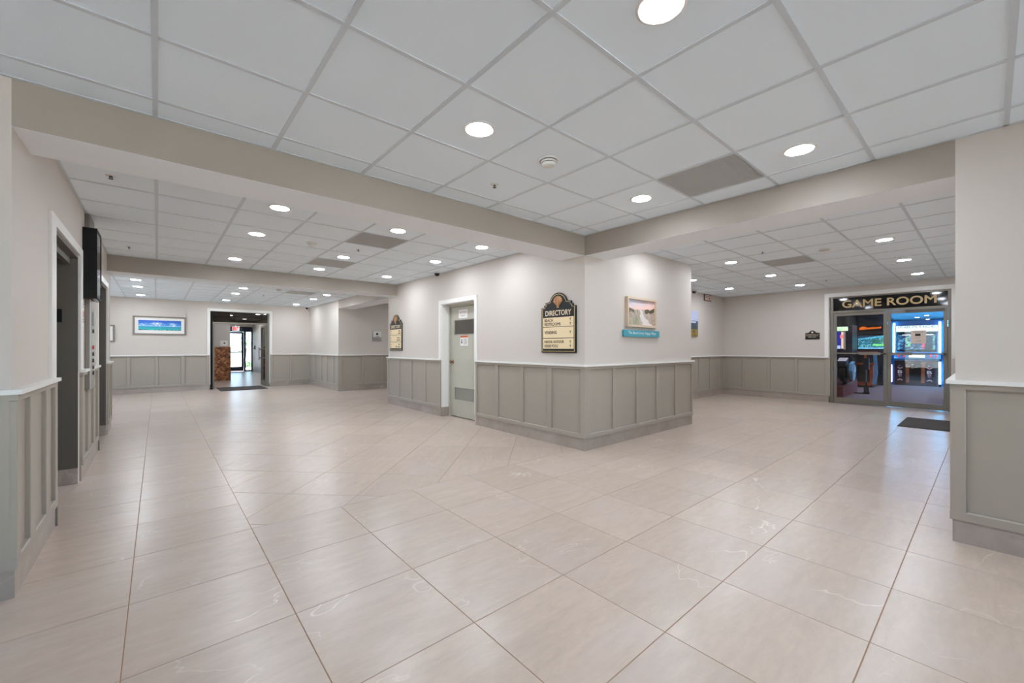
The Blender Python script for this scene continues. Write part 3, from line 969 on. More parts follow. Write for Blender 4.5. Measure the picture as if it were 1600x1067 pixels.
# ------------------------------------------------------------------ directory signs
def sign_outline():
    half = [(.30, 0), (.30, .598), (.255, .598), (.255, .628), (.225, .628), (.225, .662), (.165, .668)]
    arc = [(.157 * math.cos(a), .628 + .155 * math.sin(a)) for a in [math.radians(q) for q in range(18, 91, 9)]]
    right = half + arc
    return right + [(-x, z) for x, z in reversed(right[:-1])]
def scaled(P, dx, dz):
    cz = .39
    return [(x * (1 - dx / .30), cz + (z - cz) * (1 - dz / .39)) for x, z in P]
def ring(mb, A, B, y0, y1):
    n = len(mb.v); k = len(A)
    for P in (A, B):
        for y in (y0, y1): mb.v += [(x, y, z) for x, z in P]
    for i in range(k):
        j = (i + 1) % k
        mb.f += [(n + i, n + j, n + 2 * k + j, n + 2 * k + i), (n + j, n + i, n + k + i, n + k + j), (n + 2 * k + i, n + 2 * k + j, n + 3 * k + j, n + 3 * k + i)]
        mb.m += [0, 0, 0]
def shell_mesh(w, h):
    """scallop: seven ribs fanning out from the hinge"""
    b = MB()
    n = 7
    for i in range(n):
        a0 = math.radians(200 - 220 * i / n); a1 = math.radians(200 - 220 * (i + 1) / n); am = (a0 + a1) / 2
        def pt(a, k): return (w / 2 * k * math.cos(a), h * .58 + h * .42 * k * math.sin(a))
        base = (0, .0)
        p0, p1, pm = pt(a0, .96), pt(a1, .96), pt(am, 1.04)
        s = len(b.v)
        b.v += [(base[0], -.004, base[1]), (p0[0], -.002, p0[1]), (pm[0], -.010, pm[1]), (p1[0], -.002, p1[1]), ((p0[0] + p1[0]) * .3, -.014, (p0[1] + p1[1]) * .3),
                (base[0], 0, base[1]), (p0[0], 0, p0[1]), (pm[0], 0, pm[1]), (p1[0], 0, p1[1])]
        b.f += [(s, s + 4, s + 1), (s + 1, s + 4, s + 2), (s + 2, s + 4, s + 3), (s + 3, s + 4, s), (s + 1, s + 2, s + 7, s + 6), (s + 2, s + 3, s + 8, s + 7), (s, s + 1, s + 6, s + 5), (s + 3, s, s + 5, s + 8)]
        b.m += [0] * 8
    b.box(-w * .12, w * .12, -.006, 0, -.004, h * .1)
    return b
def arrow(mb, x, z, h, y, d):
    w = h * .62
    if d == 'up': P = [(x - w * .12, z), (x + w * .12, z), (x + w * .12, z + h * .55), (x + w * .5, z + h * .5), (x, z + h), (x - w * .5, z + h * .5), (x - w * .12, z + h * .55)]
    else: P = [(x + h, z + w * .38), (x + h, z + w * .62), (x + h * .45, z + w * .62), (x + h * .5, z + w), (x, z + w * .5), (x + h * .5, z), (x + h * .45, z + w * .38)]
    if d != 'up': P = P[::-1]
    mb.prism(P, y, y + .001)
OUT = sign_outline()
def directory(yc, label):
    t = thing('directory_sign', label, 'sign', (XB, yc, 1.20), WEST, 'directory signs')
    MB().prism(OUT, -.022, 0).build('board', M['signblack'], t)
    b = MB(); ring(b, scaled(OUT, .016, .016), scaled(OUT, .024, .023), -.0235, -.022)
    b.build('border_line', M['gold'], t)
    s = shell_mesh(.15, .15)
    s.v = [(x, y - .022, z + .588) for x, y, z in s.v]
    s.build('shell_emblem', M['shell'], t)
    lettering('title', [('DIRECTORY', -.225, .487, .45, .066, -.0235, .03)], M['paleletter'], t)
    ps = []
    for z0, z1 in ((.342, .462), (.194, .335), (.052, .186)):
        ps.append(MB().box(-.268, .268, -.025, -.021, z0, z1).build('panel', M['cream'], t))
    return t, ps
t, ps = directory(3.667, 'black directory sign with a copper shell beside the corner of the block')
YF = -.0258
lettering('lettering', [('BEACH', -.24, .408, .155, .038, YF, .03), ('RESTROOMS', -.24, .355, .29, .038, YF, .03)], M['letter'], ps[0])
for z in (.408, .354):
    b = MB(); arrow(b, .215, z, .042, YF, 'up'); b.build('arrow', M['letter'], ps[0])
lettering('lettering', [('VENDING', -.24, .245, .22, .04, YF, .03)], M['letter'], ps[1])
b = MB(); arrow(b, .215, .244, .042, YF, 'up'); b.build('arrow', M['letter'], ps[1])
lettering('lettering', [('INDOOR, OUTDOOR', -.24, .122, .345, .038, YF, .03), ('KIDDIE POOLS', -.24, .070, .245, .036, YF, .03)], M['letter'], ps[2])
for z in (.122, .068):
    b = MB(); arrow(b, .215, z, .042, YF, 'up'); b.build('arrow', M['letter'], ps[2])
t, ps = directory(8.48, 'black directory sign at the far end of the block beyond the service door')
for k, p in enumerate(ps):
    z = (.36, .215, .070)[k]
    b = MB()
    wds = ((.09, .13), (.17, .17), (.09, .22))[k]
    for q, wd in enumerate(wds[::-1]): strokes(b, .235 - wd, .235, z + q * .05, z + q * .05 + .034, YF, 70 + 3 * k + q)
    b.build('small_print', M['letter'], p)
    for q in range(2):
        b = MB(); arrow(b, -.24, z + .004 + q * .05, .042, YF, 'left'); b.build('arrow', M['letter'], p)

# ------------------------------------------------------------------ framed prints
def frame(mb, w, h, e, y0, y1):
    mb.box(0, w, y0, y1, 0, e).box(0, w, y0, y1, h - e, h).box(0, e, y0, y1, e, h - e).box(w - e, w, y0, y1, e, h - e)
def dune(u, v):
    n = vnoise(u * 9, v * 9, 1); n2 = vnoise(u * 38, v * 9, 2); n3 = vnoise(u * 60, v * 40, 3)
    hz = .62
    sky = mixc((244, 196, 184), (176, 196, 226), (v - hz) / .4 + (.35 - u) * .7 + (n - .5) * .5)
    sky = mixc(sky, (240, 212, 202), .35)
    px = .46 + .24 * (1 - v / hz) + .02 * math.sin(v * 14)
    pw = .035 + .17 * max(0, 1 - v / hz) ** 1.5
    top = hz + .16 * max(0, abs(u - .5) * 2 - .35) + (vnoise(u * 12, 0, 5) - .5) * .1
    if v > top: return sky
    bush = v > top - .2 + .12 * vnoise(u * 15, v * 12, 17) and (u < .24 or u > .64)
    if bush: return mixc((128, 124, 84), (74, 66, 48), n3 * 1.2 + (u > .5) * .2)
    if abs(u - px) < pw * (1 + (n - .5) * .5): return mixc((214, 206, 204), (236, 226, 222), n3)
    g = mixc((150, 140, 128), (204, 186, 170), n2)
    g = mixc(g, (120, 140, 96), max(0, .5 - abs(u - .3) * 3) * (v < .3) + (n3 > .75) * .3)
    return mixc(g, (196, 168, 160), (u > .7) * .4)
ar = thing('framed_picture', 'beach path painting in a pale wooden frame above the teal plank', 'picture', (4.827, YB, 1.553), SOUTH)
b = MB(); frame(b, .741, .412, .03, -.042, 0); b.build('frame', M['woodframe'], ar)
MB().box(.03, .711, -.012, 0, .03, .382).build('backing', M['paper'], ar)
picture('painting', .681, .352, 96, 60, dune, M['print'], ar, -.014, .03, .03)

pk = thing('plank_sign', 'teal painted plank sign with pale handwriting below the beach painting', 'sign', (4.75, YB, 1.418), SOUTH)
MB().box(0, .905, -.035, 0, 0, .09).build('plank', M['teal'], pk)
lettering('lettering', [('The Beach is my Happy Place', .10, .022, .70, .05, -.0362, .0, .3)], M['paper'], pk)

def coast(u, v):
    n = vnoise(u * 14, v * 22, 4)
    if v > .62: return mixc((176, 186, 222), (206, 206, 232), n)
    if v > .52: return mixc((40, 62, 120), (220, 226, 238), 1 if (abs(v - .575) < .025 and .35 < u < .85) else n * .3)
    if v > .28: return mixc((48, 66, 88), (84, 98, 104), n)
    return mixc((66, 72, 50), (166, 134, 64), n * 1.3 - .1)
cv = thing('canvas_print', 'blue coast print on the far wall, half hidden behind the block end', 'picture', (9.45, 4.75, 1.535), SOUTH)
MB().box(0, .697, -.03, 0, 0, .625).build('stretcher', M['paper'], cv)
picture('print', .697, .625, 40, 40, coast, M['print'], cv, -.0315, 0, 0)

def sea(u, v):
    n = vnoise(u * 16, v * 6, 6); n2 = vnoise(u * 40, v * 18, 7)
    if v < .37:
        c = mixc((52, 186, 178), (40, 150, 176), v / .37 + (n - .5) * .3)
        if v < .1 and n2 > .55: c = (40, 60, 90)
        return c
    c = mixc((70, 160, 220), (20, 80, 190), (v - .37) / .6)
    cl = .55 * math.exp(-((u - .42) / .19) ** 2 - ((v - .66) / .2) ** 2) + .5 * math.exp(-((u - .8) / .1) ** 2 - ((v - .62) / .18) ** 2) + .42 * math.exp(-((u - .1) / .1) ** 2 - ((v - .6) / .12) ** 2) + .35 * math.exp(-((v - .44) / .05) ** 2)
    return mixc(c, (236, 232, 238), (cl * 1.9 - .35 + (n2 - .5) * .7) * 1.3)
sp = thing('framed_picture', 'wide seascape print with white mount in a grey frame on the far wall', 'picture', (-.507, YW, 1.62), SOUTH)
b = MB(); frame(b, 1.147, .522, .04, -.03, 0); b.build('frame', M['greyframe'], sp)
MB().box(.04, 1.107, -.010, 0, .04, .482).build('mount', M['paper'], sp)
picture('print', .921, .278, 100, 40, sea, M['print'], sp, -.0115, .129, .112)

fp = thing('framed_picture', 'white matted print in a grey frame, cut off by the lift wall corner', 'picture', (-1.42, YW, 1.415), SOUTH)
b = MB(); frame(b, .56, .455, .035, -.03, 0); b.build('frame', M['greyframe'], fp)
MB().box(.035, .525, -.010, 0, .035, .42).build('mount', M['paper'], fp)
picture('print', .22, .24, 20, 20, sea, M['print'], fp, -.0115, .11, .17)

# ------------------------------------------------------------------ small plaques and notices
pq = thing('wall_plaque', 'small black plaque with a domed top left of the game room door', 'sign', (XE, 2.74, 1.46), WEST)
P = [(.14, 0), (.14, .15), (.075, .155), (.07, .165)] + [(.058 * math.cos(a), .158 + .052 * math.sin(a)) for a in [math.radians(q) for q in range(20, 91, 14)]]
P = P + [(-x, z) for x, z in reversed(P)]
MB().prism(P, -.015, 0).build('board', M['signblack'], pq)
b = MB().lathe([(0, -.019), (.018, -.018), (.024, -.014)], 14, (0, 0, .165), axis='y'); b.build('emblem', M['paleletter'], pq)
b = MB()
strokes(b, -.125, .055, .106, .122, -.0165, 11); strokes(b, .065, .125, .106, .122, -.0165, 12)
strokes(b, -.125, .125, .076, .092, -.0165, 13); strokes(b, -.085, .085, .046, .062, -.0165, 14)
b.build('small_print', M['paleletter'], pq)

rn = thing('wall_notice', 'small pale notice with a reddish border hung under the ceiling near the corner', 'sign', (10.525, 4.75, 2.46), SOUTH)
MB().box(0, .37, -.03, 0, 0, .17).build('plate', mat('notice_border', (124, 92, 88), .6), rn)
MB().box(.02, .35, -.032, -.03, .02, .15).build('sheet', M['paperwarm'], rn)
b = MB(); strokes(b, .05, .32, .11, .13, -.0328, 21); strokes(b, .05, .2, .07, .09, -.0328, 22)
b.build('small_print', M['button'], rn)
MB().prism([(.2, .04), (.28, .04), (.28, .1), (.24, .085)], -.0328, -.032).build('red_mark', M['red'], rn)

ph = thing('wall_phone_plate', 'pale square call plate with a dark centre in the side alcove', 'wall plate', (4.981, 12.3, 1.46), SOUTH)
MB().box(0, .276, -.012, 0, 0, .31).build('back_plate', M['steel'], ph)
b = MB().box(.012, .264, -.022, -.012, .125, .30); b.build('upper_plate', M['plastic'], ph)
MB().box(.105, .165, -.028, -.022, .19, .25).build('dark_lens', M['black'], ph)
b = MB(); strokes(b, .06, .22, .14, .165, -.0228, 31); b.build('small_print', M['button'], ph)
MB().lathe([(0, -.022), (.018, -.02), (.022, -.012)], 14, (.138, 0, .075), axis='y').build('call_button', M['louvre'], ph)

ln = thing('lift_notice', 'narrow red and white notice between the first lift and the button panel', 'sign', (XL, 5.79, 1.48), EAST)
MB().box(0, .13, -.004, 0, 0, .26).build('sheet', M['paper'], ln)
b = MB().box(.015, .115, -.005, -.004, .09, .15); b.build('red_mark', M['red'], ln)
b = MB()
for k in range(4): strokes(b, .02, .11, .21 - (k // 2) * .15 - (k % 2) * .025, .225 - (k // 2) * .15 - (k % 2) * .025, -.005, 51 + k)
b.build('small_print', M['button'], ln)

# ------------------------------------------------------------------ lift call panel and screen
cp = thing('lift_call_panel', 'tall steel call button panel on the lift wall below the screen', 'button panel', (XL + .002, 6.0, 0), EAST)
MB().box(0, .42, -.035, 0, .84, CZ - .01).build('housing', M['greyframe'], cp)
MB().box(.0, .40, -.040, -.035, .84, 1.76).build('face_plate', M['steel'], cp)
b = MB()
for i in range(12): b.box(.10, .30, -.0415, -.04, 1.50 + i * .012, 1.506 + i * .012)
b.build('speaker_slots', M['button'], cp)
for i, z in enumerate((1.44, 1.27, 1.20, 1.13, 1.06, 1.0)):
    MB().lathe([(0, -.012), (.018, -.011), (.022, -.004), (.022, 0)], 14, (.2, -.04, z), axis='y').build('button', M['red'] if i == 1 else M['button'], cp)
MB().box(.08, .32, -.0415, -.04, .86, .93).build('key_plate', M['louvre'], cp)

tv = thing('wall_screen', 'black portrait display screen fixed high on the lift wall', 'screen', (XL, 5.84, 1.76), EAST)
MB().box(.0, .42, -.097, -.0, 0, .70).build('case', M['black'], tv)
b = MB(); frame(b, .42, .70, .02, -.104, -.097); b.build('bezel', M['black'], tv)
MB().box(.02, .40, -.100, -.097, .02, .68).build('screen_glass', M['gloss'], tv)
MB().box(.05, .37, -.09, -.07, -.012, 0).build('lower_lip', M['louvre'], tv)

# ------------------------------------------------------------------ floor mats
def floor_mat(name, pts, label):
    t = thing(name, label, 'mat', (0, 0, 0.0))
    put('mat_pile', slab_mesh('mat_pile', pts, .001, .011, M['mat'], .003), t)
    cx = sum(p[0] for p in pts) / 4; cy = sum(p[1] for p in pts) / 4
    o = [(p[0] + (.03 if p[0] > cx else -.03), p[1] + (.03 if p[1] > cy else -.03)) for p in pts]
    put('mat_edge', slab_mesh('mat_edge', o, .0, .006, M['matedge'], .002), t)
floor_mat('door_mat', [(9.06, .40), (10.28, .40), (10.28, .95), (9.06, .95)], 'dark grey mat in front of the game room door')
floor_mat('door_mat', [(1.42, 14.5), (2.56, 14.5), (2.56, 15.75), (1.42, 15.75)], 'blue grey mat in the far doorway to the outside passage')

# ------------------------------------------------------------------ game room front (glazed double door with sign board)
gd = struct_empty('door_4', (XE, GY1, 0), WEST)
GW = GY1 - GY0
fy0, fy1 = .05, .12
MB().box(0, .012, 0, .2, BT, GZ).build('jamb', M['white'], gd)
MB().box(GW - .012, GW, 0, .2, BT, GZ).build('jamb', M['white'], gd)
MB().box(.012, GW - .012, 0, .2, GZ - .012, GZ).build('head', M['white'], gd)
MB().box(.012, .075, fy0, fy1, 0, GZ - .012).build('frame_post', M['frame'], gd)
MB().box(GW - .06, GW - .012, fy0, fy1, 0, GZ - .012).build('frame_post', M['frame'], gd)
MB().box(.075, GW - .06, fy0 - .012, fy1, 2.052, 2.10).build('transom_bar', M['frame'], gd)
MB().box(.075, GW - .06, fy0, fy1, GZ - .04, GZ - .012).build('frame_head', M['frame'], gd)
sgn = MB().box(.075, GW - .06, fy0 + .018, fy0 + .03, 2.10, GZ - .04).build('sign_panel', M['gloss'], gd)
lettering('lettering', [('GAME ROOM', .24, 2.168, 1.49, .160, fy0 + .0165, .035)], M['gold'], sgn)
MB().box(0, GW, .0, .2, -.01, 0).build('sill', M['floor'], gd)
def gleaf(x0, x1, push):
    s = .055
    b = MB()
    b.box(x0, x0 + s, fy0 + .005, fy1 - .02, .012, 2.045).box(x1 - s, x1, fy0 + .005, fy1 - .02, .012, 2.045)
    b.box(x0 + s, x1 - s, fy0 + .005, fy1 - .02, .012, .125).box(x0 + s, x1 - s, fy0 + .005, fy1 - .02, 1.985, 2.045)
    lf = b.build('door_leaf', M['frame'], gd)
    MB().box(x0 + s, x1 - s, .08, .086, .125, 1.985).build('pane', M['glass'], lf)
    b = MB().box(x0 + .02, x1 - .02, .0, .03, 1.125, 1.15).box(x0 + .02, x0 + .06, 0, .055, 1.12, 1.155).box(x1 - .06, x1 - .02, 0, .055, 1.12, 1.155)
    b.build('push_bar', M['frame'], lf)
    MB().box(*push, -.012, .03, 1.105, 1.165).build('push_pad', M['greyframe'], lf)
    return lf
mid = GY1 - 1.43
gleaf(.082, mid - .004, (mid - .45, mid - .10))
gleaf(mid + .004, GW - .066, (mid + .06, mid + .38))
MB().box(mid + .28, GW - .10, fy0 - .012, fy0 + .004, 2.0, 2.05).build('door_closer', M['jamb'], gd)
casing('trim_35', (XE, GY1), WEST, GW, GZ, .075)
nt_ = thing('paper_notice', 'pale printed notice taped inside the right game room door pane', 'notice', (XE + .079, 1.07, 1.348), WEST)
MB().box(0, .225, -.002, 0, 0, .268).build('sheet', M['paperwarm'], nt_)
MB().box(.065, .145, -.003, -.002, .155, .205).build('printed_block', M['letter'], nt_)
b = MB(); strokes(b, .04, .185, .228, .24, -.0028, 61); strokes(b, .07, .15, .11, .12, -.0028, 62); strokes(b, .07, .15, .045, .057, -.0028, 63)
b.build('small_print', M['button'], nt_)

# ------------------------------------------------------------------ game room
GX1 = 33.0
gr = MB()
gr.box(XE + .2, GX1, -3.2, -3.05, 0, TOP).box(XE + .2, GX1, 5.6, 5.75, 0, TOP).box(GX1, GX1 + .15, -3.2, 5.75, 0, TOP)
gr.box(XE + .2, XE + .25, -3.05, GY0, 0, TOP).box(XE + .2, XE + .25, GY1, 5.6, 0, TOP)
gr.box(18.3, 18.45, 2.32, 5.6, 0, TOP)
struct(gr.build('wall_game_room', M['gamewall']))
struct(MB().box(XE + .2, GX1 + .15, -3.2, 5.75, -.12, 0.0).build('floor_game_room', M['carpet']))
struct(MB().box(XE + .2, GX1 + .15, -3.2, 5.75, CZ, TOP).build('ceiling_game_room', mat('game_ceiling', (84, 150, 182), .28)))
gl_lens = MB().lathe([(.0, -.0025), (.05, -.0025), (.0785, -.0015)], 24).mesh('diffuser', M['lamp_game'])
for i, (x, y) in enumerate([(13.2, 2.3), (13.2, .6), (15.2, 1.0), (15.2, 2.9), (17.2, 1.0), (17.4, 1.9), (18.3, 1.45), (15.2, -1.2), (17.2, -1.2), (26.2, 2.16), (28.4, 1.96), (31.2, 2.99), (24.9, 1.76)]):
    t = thing('ceiling_light', ['game room downlight just inside the left door', 'game room downlight just inside the right door', 'game room downlight over the middle of the carpet', 'game room downlight above the motorbike game', 'game room downlight before the wide cabinet, right of centre', 'game room downlight before the wide cabinet, left of centre', 'game room downlight closest to the wide cabinet', 'game room downlight to the right out of view, nearer', 'game room downlight to the right out of view, farther', 'far game room downlight above the marquee, second from its right', 'far game room downlight above the right half of the marquee', 'farthest game room downlight, above the left end of the marquee', 'dim game room downlight at the top right of the right pane'][i], 'ceiling light', (x, y, CZ), 0, 'downlights of the game room')
    put('trim_ring', dl_ring, t); put('diffuser', gl_lens, t)

# wide fighting-game cabinet behind the right pane; local frame: x to the viewer's right, front face at y=0
ac = thing('arcade_cabinet', 'wide arcade cabinet with glowing blue side tubes behind the right pane', 'arcade machine', (19.0, 2.12, 0), WEST)
b = MB().box(0, 1.03, 0, .7, 0.0, .82).build('lower_body', M['cabwood'], ac)
MB().box(.03, 1.0, .18, .7, .82, 1.78).build('upper_body', M['cabinet'], ac)
MB().box(-.16, 1.22, .22, .26, .0, 2.16).build('glow_panel', mat('painted_blue_glow', (28, 96, 150), .4), ac)  # added panel; its blue stands in for the tubes' glow on the wall
MB().prism([(-.12, .83), (-.12, .90), (.18, 1.12), (.18, .83)], .0, 1.1, 'x').build('control_panel', M['cabblue'], ac)
def lit_marq(u, v):
    n = vnoise(u * 20, v * 5, 8)
    return mixc((196, 226, 236), (244, 250, 246), n)
mq = picture('marquee', .99, .20, 24, 4, lit_marq, M['screen2'], ac, .03, 1.793, .04)
MB().box(.03, 1.04, .032, .6, 1.78, 2.0).build('marquee_box', M['cabinet'], ac)
lettering('lettering', [('INJUSTICE', .10, 1.895, .86, .088, .028, .03)], mat('marquee_letter', (128, 146, 160), .5, emit=.9), mq)
def fight(u, v):
    n = vnoise(u * 10, v * 8, 9); n2 = vnoise(u * 22, v * 16, 10)
    c = mixc((12, 26, 70), (18, 60, 110), n)
    if n2 > .72: c = (90, 150, 190)
    if .2 < u < .36 and .2 < v < .85 and n2 > .35: c = mixc((70, 170, 60), (150, 200, 220), n2)
    if .34 < u < .42 and .55 < v < .75: c = (40, 60, 220)
    if .66 < u < .74 and .05 < v < .5 and n2 > .3: c = (220, 60, 110)
    if u > .74: c = mixc(c, (16, 24, 34), .7)
    if u > .93: c = mixc((120, 200, 200), (20, 50, 90), n2)
    return c
MB().box(.03, 1.0, .165, .18, 1.15, 1.75).build('screen_surround', M['black'], ac)
picture('screen', .9, .50, 40, 26, fight, M['screen'], ac, .160, 1.19, .06)
MB().box(.18, .92, .14, .158, 1.68, 1.695).build('light_bar', emis('light_bar', (235, 240, 255), 3), ac)
for x in (-.01, 1.075):
    MB().cyl((x, -.02, 1.10), (x, .03, 2.09), .026, 12).build('light_tube', M['tube'], ac)
MB().cyl((1.075, -.03, .09), (1.075, -.03, .80), .024, 12).build('light_tube', M['tube'], ac)
MB().cyl((-.07, -.03, .10), (-.07, -.03, .68), .018, 12).build('light_tube', emis('violet_tube', (190, 190, 255), 10), ac)
MB().cyl((1.075, -.03, 0), (1.075, -.03, .09), .03, 12).build('tube_foot', M['black'], ac)
rr = emis('red_glow', (255, 40, 16), 1.5)
for x in (.17, .94):
    MB().lathe([(.055, -.012), (.07, -.016), (.085, -.012), (.085, 0), (.055, 0)], 20, (0, 0, 0), axis='y').build('button_ring', rr, ac, (x, -.04, .985))
MB().box(.36, .74, -.075, -.06, .94, 1.02).build('lit_button_strip', emis('strip_glow', (235, 250, 210), 1.6), ac)
for x in (.28, .65):
    MB().box(x, x + .08, -.008, 0, .10, .78).build('gold_strip', M['cabgold'], ac)
MB().box(.38, .64, -.012, 0, .18, .74).build('coin_door', M['black'], ac)
b = MB().box(.41, .47, -.016, -.012, .68, .71).box(.41, .48, -.016, -.012, .57, .60).box(.50, .56, -.016, -.012, .59, .62)
b.build('coin_slots', mat('coin_slot', (150, 150, 120), .4, emit=.2), ac)
def chev(mb, x, z, w, d):
    h = w * .32; t_ = w * .2
    P = [(x, z + h), (x + w / 2, z), (x + w, z + h), (x + w, z + h + t_), (x + w / 2, z + t_), (x, z + h + t_)]
    if d == 'up': P = [(p, 2 * z + h / 2 - q + t_) for p, q in P][::-1]
    mb.prism(P, -.0105, -.009)
for x0 in (.035, .735):
    pn = MB().box(x0, x0 + .215, -.009, 0, .10, .72).build('side_panel', M['cabinet'], ac)
    b = MB(); chev(b, x0 + .045, .55, .125, 'down'); b.build('chevron', M['chev'], pn)
    b = MB(); chev(b, x0 + .045, .175, .125, 'up'); b.build('chevron', M['chev'], pn)
    lettering('lettering', [('B', x0 + .055, .40, .105, .10, -.0105, .05)], mat('panel_letter', (220, 216, 214), .5, emit=.15), pn)
    b = MB(); strokes(b, x0 + .06, x0 + .16, .335, .37, -.0105, 81); strokes(b, x0 + .06, x0 + .16, .29, .325, -.0105, 82); strokes(b, x0 + .075, x0 + .145, .65, .675, -.0105, 83)
    b.build('small_print', M['chev'], pn)

wash = emis('blue_fill_tube', (80, 180, 255), 14)  # tubes added out of sight to light the game room ceiling blue
for i, x in enumerate((23.6, 25.4, 27.2, 29.0)):
    t = thing('fill_tube', 'added unseen blue fill tube under the game room ceiling, %s from the door' % ['first', 'second', 'third', 'fourth'][i], 'light', (x, 1.7, 2.31), 0, 'added blue fill tubes in the back of the game room')
    MB().cyl((0, -1.6, 0), (0, 1.6, 0), .02, 10).build('tube', wash, t)
    for y in (-1.5, 1.5): MB().cyl((0, y, .015), (0, y, CZ - 2.31), .005, 6).build('hanger', M['steel'], t)

# orange-trimmed shooting cabinet behind the left pane
oc = thing('arcade_cabinet', 'orange trimmed arcade cabinet with a teal screen behind the left pane', 'arcade machine', (17.0, 2.86, 0), WEST)
MB().box(.0, .45, .10, .9, .0, .70).build('lower_body', M['cabinet'], oc)
MB().box(-.02, .72, .55, .95, .70, 2.0).build('upper_body', M['cabinet'], oc)
b = MB().box(.0, .46, .06, .10, .06, .16).box(.38, .46, .06, .10, .16, .70)
b.build('kick_trim', M['caborange'], oc)
b = MB().box(.0, .5, -.02, .04, .72, .78).box(.0, .06, -.02, .04, .78, 1.08).box(.26, .31, -.02, .04, .78, 1.08).box(.0, .52, -.02, .5, 1.06, 1.13)
b.build('console_frame', M['caborange'], oc)
MB().box(.02, .5, .04, .5, .70, 1.06).build('console_body', M['cabinet'], oc)
b = MB().prism([(.44, .12), (.52, .10), (.58, .45), (.55, 1.02), (.47, 1.06), (.50, .5)], .0, .08)
b.build('side_fin', M['bikeblue'], oc)
def teal_scr(u, v):
    n = vnoise(u * 14, v * 10, 12); n2 = vnoise(u * 40, v * 26, 13)
    c = mixc((8, 50, 80), (40, 140, 170), n)
    e = .72 + .22 * u
    if abs(v - e) < .06: c = mixc((110, 210, 235), (40, 120, 160), n2)
    elif v > e: c = (10, 44, 74)
    elif n2 > .72: c = (130, 220, 220)
    if u > .55 and .22 < v < .34 and n2 > .3: c = (130, 255, 120)
    if u > .5 and .45 < v < .7: c = mixc(c, (40, 120, 60), .5)
    if v < .08: c = mixc((60, 170, 240), (180, 230, 250), n2)
    return c
MB().box(.0, .70, .535, .55, 1.20, 1.70).build('screen_surround', M['black'], oc)
picture('screen', .66, .43, 46, 30, teal_scr, M['screen'], oc, .53, 1.225, .02)
ne = MB()
r_ = random.Random(5)
for i in range(16):
    x = .06 + i * .034; h = .05 + .05 * math.exp(-((x - .13) / .08) ** 2) + .02 * r_.random()
    z = 1.84 + .012 * i * .2
    ne.prism([(x, z), (x + .014, z + .01), (x + .019, z + h), (x + .008, z + h * .8)], .515, .535)
ne.build('glowing_title', emis('orange_neon', (255, 122, 30), 1.8), oc)
MB().box(.0, .62, .536, .55, 1.78, 1.99).build('marquee', M['black'], oc)

# poster-sided cabinet at the left edge of the pane
pc = thing('arcade_cabinet', 'dark arcade cabinet with a blue poster side at the left door edge', 'arcade machine', (16.0, 3.6, 0), WEST)
MB().box(.0, .86, .06, .8, 0, 1.96).build('body', M['cabinet'], pc)
def poster(u, v):
    n = vnoise(u * 8, v * 12, 15)
    c = mixc((30, 40, 150), (20, 20, 110), n)
    if u > .72: c = mixc((220, 190, 150), (236, 210, 190), n)
    if u > .55 and .62 < v < .82: c = (236, 120, 130)
    if v < .2 and u < .62: c = (170, 190, 250)
    return c
picture('poster', .20, .52, 20, 30, poster, M['screen'], pc, .055, 1.23, .45)
def stripm(u, v):
    n = vnoise(u * 16, v * 3, 16); return mixc((150, 200, 150), (240, 244, 220), n)
picture('marquee', .30, .13, 20, 5, stripm, M['screen2'], pc, .055, 1.775, .46)
MB().box(.655, .70, .05, .06, 1.2, 1.76).build('pale_edge', M['paperwarm'], pc)

# motorbike game on its red platform
bk = thing('motorbike_game', 'blue and white motorbike ride game on a red platform inside the left door', 'arcade machine', (13.25, 2.45, 0), 0)
MB().prism([(0, 0), (1.8, .0), (1.8, .36), (.6, .33), (0, .26)], -.0, .75, 'y').build('platform', M['redbox'], bk)
b = MB().cyl((.35, .34, .29), (.35, .34, .45), .05, 12).cyl((1.3, .34, .34), (1.1, .34, .56), .06, 12)
b.build('mount_post', M['black'], bk, (0.05, -.30, 0))
b = MB().prism([(.15, .50), (.5, .42), (1.1, .46), (1.3, .62), (1.0, .74), (.7, .70), (.45, .84), (.1, .80)], .24, .44, 'y')
b.build('bike_body', M['black'], bk, (0.05, -.30, 0))
b = MB().prism([(.40, .44), (.62, .40), (.80, .66), (.60, .90), (.36, .84), (.30, .66)], .17, .24, 'y').prism([(.40, .44), (.62, .40), (.80, .66), (.60, .90), (.36, .84), (.30, .66)], .44, .51, 'y')
b.build('fairing', M['bikeblue'], bk, (0.05, -.30, 0))
b = MB().prism([(.44, .62), (.62, .62), (.68, .76), (.5, .82)], .155, .17, 'y').prism([(.30, .40), (.36, .40), (.42, .62), (.36, .64)], .14, .17, 'y')
b.build('white_decal', M['bikewhite'], bk, (0.05, -.30, 0))
MB().prism([(.0, .78), (.42, .82), (.3, 1.0), (.05, .92)], .25, .43, 'y').build('seat', M['cabinet'], bk, (0.05, -.30, 0))
b = MB()
b.lathe([(.13, -.05), (.2, -.06), (.22, 0), (.2, .06), (.13, .05), (.13, -.05)], 24, (.25, .34, .58), axis='y')
b.build('rear_wheel', M['black'], bk, (0.05, -.30, 0), smooth=True)
b = MB().lathe([(.13, -.05), (.2, -.06), (.22, 0), (.2, .06), (.13, .05), (.13, -.05)], 24, (1.22, .34, .60), axis='y')
b.build('front_wheel', M['black'], bk, (0.05, -.30, 0), smooth=True)
MB().lathe([(.0, -.07), (.06, -.075), (.075, -.06), (.075, 0)], 16, (.25, .34, .6), axis='y').build('wheel_hub', M['bikewhite'], bk, (0.05, -.30, 0))
b = MB().tube([(.95, .34, .72), (.86, .34, 1.02)], .025).tube([(.86, .05, 1.06), (.86, .34, 1.02), (.86, .62, 1.06)], .018)
b.build('handlebar', M['black'], bk, (0.05, -.30, 0))

